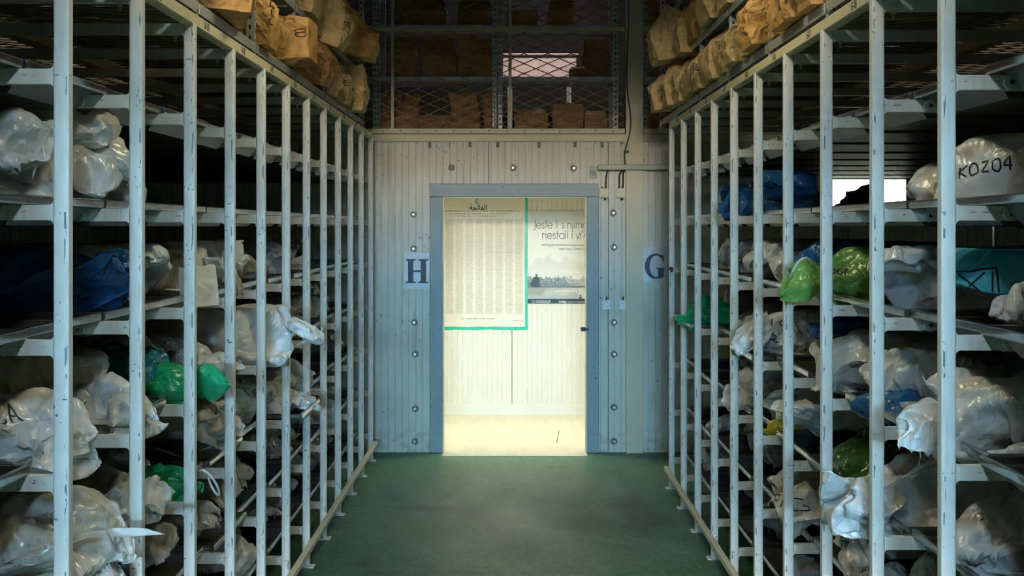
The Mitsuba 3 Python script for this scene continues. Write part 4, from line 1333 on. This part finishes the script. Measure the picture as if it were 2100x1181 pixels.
bag(-1, 5, 3, 'huge bulging white plastic bag leaning out into the aisle', H=.29, u=-.19, L=1.0, W=.58, dy=.0, ends=2, pitch=4, amp=.022, wl=.26, z=.03, p=3.6)
bag(-1, 6, 3, 'yellowed white plastic bag', D_, H=.25, u=.08, ends=2)
bag(-1, 1, 2, 'shadowed grey plastic bag lettered 02-C', 'plastic_grey', H=.24, u=.48, W=.54, ends=0, text='02-C', th=.07, tpos=(-.02, .06))
bag(-1, 1, 2, 'large glossy white plastic bag with a long pointed flap', H=.22, u=.0, L=.46, W=.58, ends=1, amp=.024, p=3.4,
    folds_=[(1.06, 3.86, .84, .36, .30, .08, -50, 25, 30), (1.02, 3.80, .74, .30, .42, .07, -20, 5, 10)])
bag(-1, 2, 2, 'shiny grey translucent plastic bag at the back', 'plastic_grey', H=.25, u=.22, W=.58, ends=1)
bag(-1, 2, 2, 'beige-stained crumpled plastic bag at the front', D_, H=.18, u=.05, L=.5, W=.5, ends=3, amp=.024, dy=.03)
bag(-1, 3, 2, 'grey plastic bag', 'plastic_grey', H=.22, u=.16, W=.56, ends=1)
bag(-1, 3, 2, 'small green plastic bag tied with white cord', 'plastic_green', form='sack', H=.13, u=.02, L=.28, ends=0, dy=-.14, twine=True)
bag(-1, 4, 2, 'white plastic bag with a brownish knot', D_, H=.22, u=.08, ends=3)
bag(-1, 5, 2, 'pale bluish glossy plastic bag', 'plastic_clear', H=.25, u=.05, W=.56, ends=1)
bag(-1, 6, 2, 'clear shiny plastic bag with black letters', 'plastic_clear', H=.24, u=.02, W=.56, ends=3, text='NB', th=.08, tpos=(0, 0))
bag(-1, 7, 2, 'white plastic bag with a torn corner', H=.24, u=.04, ends=3)
bag(-1, 2, 1, 'beige-stained white plastic bag with a folded top', D_, H=.22, u=.08, W=.56, ends=2)
bag(-1, 3, 1, 'crumpled white plastic bag marked KA', H=.22, u=.06, W=.56, ends=2, text='KA', th=.06)
bag(-1, 4, 1, 'beige-stained white plastic bag with brown dirt', D_, H=.25, u=.07, W=.56, ends=2)
bag(-1, 5, 1, 'yellowish crumpled plastic bag', D_, H=.23, u=.07, ends=2)
# ---- right rack, named bags
bag(1, 1, 5, 'big white plastic bag lettered KOZO4 in black marker', H=.27, u=.09, L=1.0, W=.56, ends=0, n=80, p=4, seed=77, text='KOZO4', th=.034, tpos=(-.045, .01), wl=.34, amp=.012, tdir=(-.30, -.90, .30), dy=-.02)
bag(1, 2, 5, 'low white plastic bag sloping off a bigger one', H=.20, u=.10, L=.9, W=.56, ends=1, dy=-.02, roll=-8)
bag(1, 6, 5, 'dark green plastic bag lying deep against the light', 'plastic_dark_green', form='sack', H=.13, u=.50, L=.4, ends=1, dy=.05)
bag(1, 7, 5, 'teal plastic bag with frayed end lying deep inside', 'plastic_teal', H=.26, u=.30, L=.45, W=.5, ends=2)
bag(1, 5, 5, 'dark blue plastic bag with twisted top', 'plastic_blue', H=.17, u=.06, L=.3, W=.50, ends=1, dy=.1)
bag(1, 6, 5, 'blue plastic bag heaped at the tray front', 'plastic_blue', H=.24, u=.06, L=.34, W=.52, ends=1)
bag(1, 7, 5, 'blue plastic bag lying low', 'plastic_blue', H=.18, u=.06, L=.24, W=.5, ends=1)
circ = [(math.cos(t) * .02, math.sin(t) * .02) for t in np.linspace(0, 5.5, 12)]
bag(1, 1, 4, 'big light blue plastic bag with printed letters', 'plastic_light_blue', H=.27, u=.07, L=.9, W=.54, ends=0, n=96, dy=-.02, amp=.02, wl=.26, tdir=(-.35, -.9, .2),
    print_=[(-.06, .06, [[(-.10, -.04), (.14, -.05), (.13, .05), (-.09, .04), (-.10, -.04)], [(-.09, -.03), (.13, -.04)]]), (-.02, .07, [[(-.03, -.03), (.04, .03)], [(-.03, .03), (.04, -.03)], [(.06, .03), (.06, -.03), (.10, -.03)]]),
            (-.10, -.03, [[(0, -.025), (0, .025), (.02, .025)], [(.035, .025), (.035, -.025), (.06, -.025)]]), (.0, -.03, [[(-.02, -.02), (.02, -.02), (0, .02), (-.02, -.02)]]), (.06, -.03, [circ])])
bag(1, 1, 4, 'small white plastic bag in front of a light blue bag', H=.17, u=.17, L=.25, W=.17, dy=-.25, ends=0, z=.03)
bag(1, 2, 4, 'large heap-like white plastic bag with long folds', H=.28, u=.0, L=1.1, W=.58, ends=1, n=96, wl=.24, amp=.022)
bag(1, 3, 4, 'lime green translucent plastic bag tied with white handles', 'plastic_lime', form='sack', H=.22, u=.03, L=.5, ends=1, twine=True, dy=.06, text='LUKA', th=.03, tpos=(.02, 0))
bag(1, 3, 4, 'dark green plastic bag behind a lime one', 'plastic_dark_green', H=.26, u=.32, L=.7, W=.58, ends=0)
bag(1, 4, 4, 'deep blue plastic bag', 'plastic_blue', H=.22, u=.06, L=.7, W=.52, ends=1)
bag(1, 5, 4, 'white plastic bag stuffed full', H=.26, u=.06, W=.56, ends=1)
bag(1, 6, 4, 'stuffed white plastic bag with shiny creases', H=.26, u=.08, W=.56, ends=1)
bag(1, 7, 4, 'white plastic bag with a long wrinkled side', H=.24, u=.06, W=.56, ends=2)
bag(1, 1, 3, 'large grey-white plastic bag pressed against the tray above', D_, H=.25, u=.30, L=.8, W=.58, ends=0, n=90)
bag(1, 1, 3, 'white plastic bag with a pointed corner', H=.20, u=.04, L=.6, W=.46, ends=2, dy=-.10, n=84)
bag(1, 2, 3, 'crumpled white plastic bag with a handle hole', H=.24, u=.02, L=.8, W=.56, ends=2, amp=.024)
bag(1, 2, 3, 'dark blue plastic bag under a white one', 'plastic_blue', H=.075, u=.02, L=.4, W=.46, ends=0, dy=.05)
bag(1, 3, 3, 'big rounded white plastic bag at the tray front', H=.26, u=-.03, L=1.0, W=.58, ends=0, wl=.3, n=90, dy=.06)
bag(1, 4, 3, 'dark blue plastic bag', 'plastic_blue', H=.24, u=.10, L=.8, W=.56, ends=0)
bag(1, 5, 3, 'white plastic bag lettered KIST down its side', H=.25, u=.03, L=.8, W=.56, ends=2, text='KIST|URNI', th=.05, tpos=(0, .03))
bag(1, 6, 3, 'white plastic bag with yellowed creases', D_, H=.24, u=.05, ends=2)
bag(1, 8, 3, 'bright green plastic bag on a pulled-out tray', 'plastic_green', form='sack', H=.17, u=-.06, L=.4, ends=1)
bag(1, 1, 2, 'large smooth white plastic bag with a crisp fold', H=.27, u=.02, L=1.0, W=.57, ends=0, n=96, wl=.4, amp=.016, p=3.6, folds_=[(1.10, 3.66, .80, .46, .34, .12, 10, 20, 12)])
bag(1, 2, 2, 'white plastic bag with a torn hole hanging over the edge', H=.25, u=-.08, L=.8, W=.56, ends=2, pitch=8, n=90)
bag(1, 3, 2, 'dark green plastic bag lying flat', 'plastic_dark_green', H=.20, u=.05, L=.8, W=.58, ends=0)
bag(1, 4, 2, 'shiny white plastic bag with stiff folds', 'plastic_clear', H=.25, u=.02, W=.56, ends=3)
bag(1, 5, 2, 'white plastic bag with a yellow patch showing below', H=.22, u=.03, ends=2, z=.03)
bag(1, 5, 2, 'small yellow plastic bag under a white one', 'plastic_yellow', form='sack', H=.09, u=.04, L=.3, ends=0, dy=-.15)
bag(1, 6, 2, 'white plastic bag with a dark strap', H=.25, u=-.02, ends=2, text='CS', th=.05)
bag(1, 2, 1, 'grubby white plastic bag', D_, H=.22, u=.10, W=.56, ends=1)
bag(1, 3, 1, 'white plastic bag marked HB in black marker', H=.25, u=.03, L=.8, W=.56, ends=3, text='HO|HB', th=.06, tpos=(.02, .06))
bag(1, 4, 1, 'beige crumpled plastic bag with a folded white end', D_, H=.23, u=-.03, W=.56, ends=3, text='ZETS', th=.05)
bag(1, 1, 1, 'white plastic bag low beside the nearest upright', H=.22, u=.06, W=.58, ends=1)
bag(1, 2, 0, 'yellowed plastic bag lying low', D_, H=.2, u=.08, W=.56, ends=1)
# ---- the rest of the lower trays
LOOKS = [('crumpled white plastic bag', W_), ('white plastic bag with a loose corner', W_), ('beige-stained plastic bag', D_), ('grubby white plastic bag', D_), ('glossy translucent plastic bag', 'plastic_clear'), ('grey plastic bag', 'plastic_grey')]
for s, S in SIDES.items():
    for i in (4, 3, 2, 1, 0):
        for b in range(1, S['n']):
            if (s, b, i) in TAKEN or (i == 4 and s < 0 and b == 1):
                continue
            if RNG.uniform() < (.12 if i else .35) + (.2 if b > S['n'] - 3 else 0):
                continue
            d, mt = LOOKS[RNG.choice(6, p=[.3, .22, .2, .16, .07, .05])]
            bag(s, b, i, d, mt, form='sack' if RNG.uniform() < .15 else 'pillow', u=RNG.uniform(.12, .22), L=.75, W=RNG.uniform(.46, .54), H=RNG.uniform(.15, .22), ends=int(RNG.integers(1, 4)), yaw=RNG.uniform(-8, 8))

# ---------------------------------------------------------------- brown paper bags on the shelving above
MATS = {'b': 'paper_brown', 't': 'paper_tan', 'd': 'paper_dark'}
COLN = {'b': 'brown', 't': 'light tan', 'd': 'dark brown'}


def pbag(s, y, shelf, w, d, h, c, desc, x=.0, top='pinch', lean=0, yaw=0, lie=False, text=None, th=.06, z=0.0, roll=0, vert=False):
    pbag.c = getattr(pbag, 'c', 900) + 1
    if not lie:      # it stands below the next shelf
        h = min(h, .300 if shelf == 0 else .332)
    m = paper_bag(w, d, h, pbag.c, top)
    if lie:      # lying on its side, flat bottom towards the aisle
        v = m.vertices.copy()
        m.vertices = np.stack([v[:, 2], v[:, 1], d - v[:, 0]], 1)
        m.vertices[:, 2] -= m.vertices[:, 2].min()
    S = SIDES[s]
    base = SHZ[shelf] + (0 if s < 0 or not shelf else -.02) + (.0095 if x < 0 else .001) + z
    m = place(m, s, 1.085 + x, y, 0, yaw, lean, roll)
    m.apply_translation([0, 0, base - m.vertices[:, 2].min()])
    for yu in SHY:      # between the uprights, not through them
        y0_, y1_ = m.vertices[:, 1].min(), m.vertices[:, 1].max()
        if y0_ < yu + .036 and y1_ > yu - .002:
            up_, dn_ = yu + .038 - y0_, y1_ - (yu - .004)
            if min(up_, dn_) < .16:
                m.apply_translation([0, up_ if up_ < dn_ else -dn_, 0])
    k = thing('paper_bag', f'{COLN[c]} paper bag, {desc}, {("lower", "upper")[shelf]} {S["name"]} shelf', 'paper bag', f'brown paper bags above the {S["name"]} rack')
    put('body', m, MATS[c], k, smooth=13)
    if text:
        nr = np.array((-s * .85, -.5, 0.0))
        right = np.cross((0, 0, 1), nr)
        up = np.array((0, 0, 1.0))
        cc = m.vertices[:-1].mean(0)
        if vert:
            right, up = up, -right
        for j, line in enumerate(text.split('|')):
            wm = write_on(m, cc - up * (j * 1.5 - .5) * th, nr, right, up, line, th * .85, .0042, pbag.c)
            if wm is not None:
                put('writing', wm, 'ink', k, label='black marker lettering ' + line)
    return k


pbag(-1, 4.52, 0, .34, .26, .42, 'd', 'crumpled, at the near end', x=.0, lean=4)
pbag(-1, 5.22, 0, .42, .30, .40, 'b', 'big and bulging with marker lettering, leaning out', x=-.09, text='LS|ZOEMAC', th=.05, lean=6, yaw=-14)
pbag(-1, 5.99, 0, .24, .26, .46, 'b', 'tall and upright with a column of lettering', x=-.05, text='CROS', vert=True, th=.05, lean=3)
pbag(-1, 6.72, 0, .28, .19, .42, 'b', 'lying on its side over the edge', x=-.13, lie=True, text='8 N', th=.045)
pbag(-1, 6.95, 0, .24, .22, .42, 'd', 'open topped, behind a lying one', x=.22, top='open')
pbag(-1, 7.30, 0, .22, .20, .38, 'b', 'open, with a white label', x=.10, top='open')
pbag(-1, 7.72, 0, .30, .22, .36, 'd', 'slumped with a pointed lower corner', x=-.06, lean=9, roll=4)
pbag(-1, 8.18, 0, .22, .24, .34, 't', 'creased with dark lettering', x=-.04, text='KOZ|SAL', th=.045, lean=3)
pbag(-1, 8.52, 0, .18, .24, .36, 't', 'narrow with lettering down its side', x=-.03, text='STRO', vert=True, th=.045)
pbag(-1, 8.82, 0, .16, .24, .35, 't', 'narrow and plain, beside the last one', x=-.05, text='RB', vert=True, th=.045)
pbag(-1, 9.28, 0, .24, .16, .36, 't', 'smooth and flat, last one towards the fence', x=-.10, top='open')
pbag(-1, 6.30, 0, .30, .26, .38, 'd', 'in shade behind the upright one', x=.14)
pbag(-1, 7.35, 1, .34, .26, .40, 't', 'crumpled, nearest the camera', x=-.05, lean=5, text='AL', th=.05)
pbag(-1, 7.95, 1, .28, .22, .36, 't', 'slipping down over the edge with lettering', x=-.10, z=-.10, lean=16, text='RS|ERB', th=.045)
pbag(-1, 8.45, 1, .16, .26, .42, 't', 'tall and flat', x=-.02)
pbag(-1, 8.75, 1, .30, .24, .34, 'b', 'folded and tilted', x=-.08, lean=8, top='fold')
pbag(-1, 9.12, 1, .32, .30, .30, 'b', 'bulging out over the shelf edge', x=-.16, lean=6, text='SO', th=.06)
# right
pbag(1, 4.42, 0, .24, .22, .38, 'b', 'nearest the camera', x=.0)
pbag(1, 4.92, 0, .22, .24, .42, 'b', 'narrow with lettering along its edge', x=-.05, text='AE|I', th=.05)
pbag(1, 5.30, 0, .38, .28, .44, 'b', 'large with KAMCO lettering running up its side', x=-.06, text='KAMCO', vert=True, th=.06, lean=2)
pbag(1, 5.66, 0, .12, .28, .44, 'b', 'thin, folded flat between two others', x=-.02)
pbag(1, 6.0, 0, .26, .26, .46, 'b', 'tall and leaning with 1.01 lettering', x=-.07, text='1.01 BR', vert=True, th=.045, lean=6)
pbag(1, 6.30, 0, .14, .14, .18, 't', 'small with lettering', x=-.04, lean=8, text='SD', th=.04)
pbag(1, 6.62, 0, .32, .22, .24, 't', 'squat and boxy with folded top', x=-.06, top='fold', text='K|7', th=.04)
pbag(1, 6.60, 0, .34, .22, .42, 'd', 'tall, behind the squat one', x=.22)
pbag(1, 7.02, 0, .16, .24, .32, 't', 'narrow with fine lettering', x=-.03, text='ERA', vert=True, th=.035)
pbag(1, 7.28, 0, .18, .24, .36, 't', 'tall with a brown side', x=-.05, text='BEL', vert=True, th=.04)
pbag(1, 7.56, 0, .18, .24, .29, 't', 'with a zero on it', x=-.03, text='0', th=.05)
pbag(1, 7.80, 0, .20, .24, .38, 't', 'upright with three lines of lettering', x=-.05, text='1L|588', th=.04)
pbag(1, 8.24, 0, .26, .24, .26, 't', 'short with a tilted top', x=-.05, text='VS3', th=.045, roll=-4)
pbag(1, 8.66, 0, .26, .24, .36, 't', 'tall with lettering up its edge', x=-.06, text='ISEI', vert=True, th=.045)
pbag(1, 8.90, 0, .2, .26, .38, 't', 'creased with deep gussets', x=-.10, lean=3)
pbag(1, 9.30, 0, .24, .26, .40, 't', 'last one towards the fence, hanging over the edge', x=-.14, lean=5)
pbag(1, 7.45, 1, .40, .28, .36, 't', 'crumpled and nearest the camera', x=-.05, lean=4)
pbag(1, 8.05, 1, .30, .28, .40, 'b', 'dark sided in the middle', x=-.04)
pbag(1, 8.40, 1, .20, .26, .46, 't', 'tall with a strip of lettering', x=-.08, z=-.05, text='EMBRANOOVIC', vert=True, th=.035)
pbag(1, 8.90, 1, .34, .28, .38, 't', 'tipping far out over the edge with HALOTA lettering', x=-.17, lean=14, z=-.06, text='HALOTA', vert=True, th=.045)
pbag(1, 6.9, 1, .30, .28, .34, 't', 'folded, at the near end of the row', x=-.04, top='fold')


# behind the fence
def fbag(px, py0, py1, wpx, c, desc, top='pinch', dy=.10, lean=0, row=''):
    yy = YS + dy
    x, z0 = xz(px, py1, yy)
    _, z1 = xz(px, py0, yy)
    fbag.c = getattr(fbag, 'c', 1500) + 1
    m = paper_bag(wpx * yy / F, .26, z1 - z0, fbag.c, top, 30, .007)
    v = m.vertices.copy()
    m.vertices = np.stack([-v[:, 1], v[:, 0], v[:, 2]], 1)
    m.apply_transform(trimesh.transformations.rotation_matrix(math.radians(lean), [0, 1, 0]))
    zb = min(zs, key=lambda q: abs(q - z0))
    m.apply_translation([x, yy, zb + .003 - m.vertices[:, 2].min()])
    k = thing('paper_bag', f'{COLN[c]} paper bag, {desc}, behind the mesh fence', 'paper bag', 'paper bags behind the mesh fence')
    put('body', m, MATS[c], k, smooth=13)


R1, R2, R3 = 'top row', 'middle row', 'bottom row'
for a in [(822, 76, 156, 56, 'b', 'leaning, left one ' + R2, 'pinch', .06, -3), (902, 74, 157, 66, 'b', 'round shouldered, second from left ' + R2, 'pinch'), (958, 70, 157, 40, 'b', 'slim, third from left ' + R2, 'open', .10),
          (988, 72, 155, 44, 'b', 'smooth, right of the slim one ' + R2, 'pinch', .05), (802, 184, 263, 40, 'd', 'tall, left one ' + R3, 'pinch'), (838, 184, 262, 34, 'd', 'lettered, second from left ' + R3, 'pinch'),
          (893, 225, 263, 74, 'd', 'slumped low in the middle ' + R3, 'fold'), (955, 189, 264, 56, 'd', 'upright with folded top ' + R3, 'open', .02), (1003, 188, 262, 20, 'd', 'narrow, beside the slotted upright ' + R3, 'open', .10),
          (828, -10, 50, 34, 'd', 'left one ' + R1, 'open'), (880, -12, 50, 70, 'd', 'wide in the middle ' + R1, 'pinch'), (975, -8, 50, 70, 'd', 'wide at right ' + R1, 'pinch'),
          (1070, 8, 52, 62, 'b', 'squat, right of the slotted uprights ' + R1, 'fold'), (1150, -12, 52, 50, 'b', 'tall, right of the squat one ' + R1, 'pinch'), (1225, 78, 157, 50, 'd', 'at the right end ' + R2, 'open', .12),
          (1195, 128, 158, 50, 'd', 'low, before the pale board ' + R2, 'fold', .10), (1090, 208, 262, 66, 'd', 'flat, right of the slotted uprights ' + R3, 'fold', .16), (1165, 206, 262, 60, 'd', 'shadowed, in the right bay ' + R3, 'open', .18),
          (1222, 212, 262, 44, 'd', 'half hidden by the right upright ' + R3, 'fold', .16), (1352, 85, 155, 50, 'd', 'right of the column ' + R2, 'open', .10), (1352, 200, 262, 50, 'd', 'right of the column ' + R3, 'open', .12), (1350, -10, 50, 56, 'd', 'right of the column ' + R1, 'open', .1)]:
    fbag(*a)
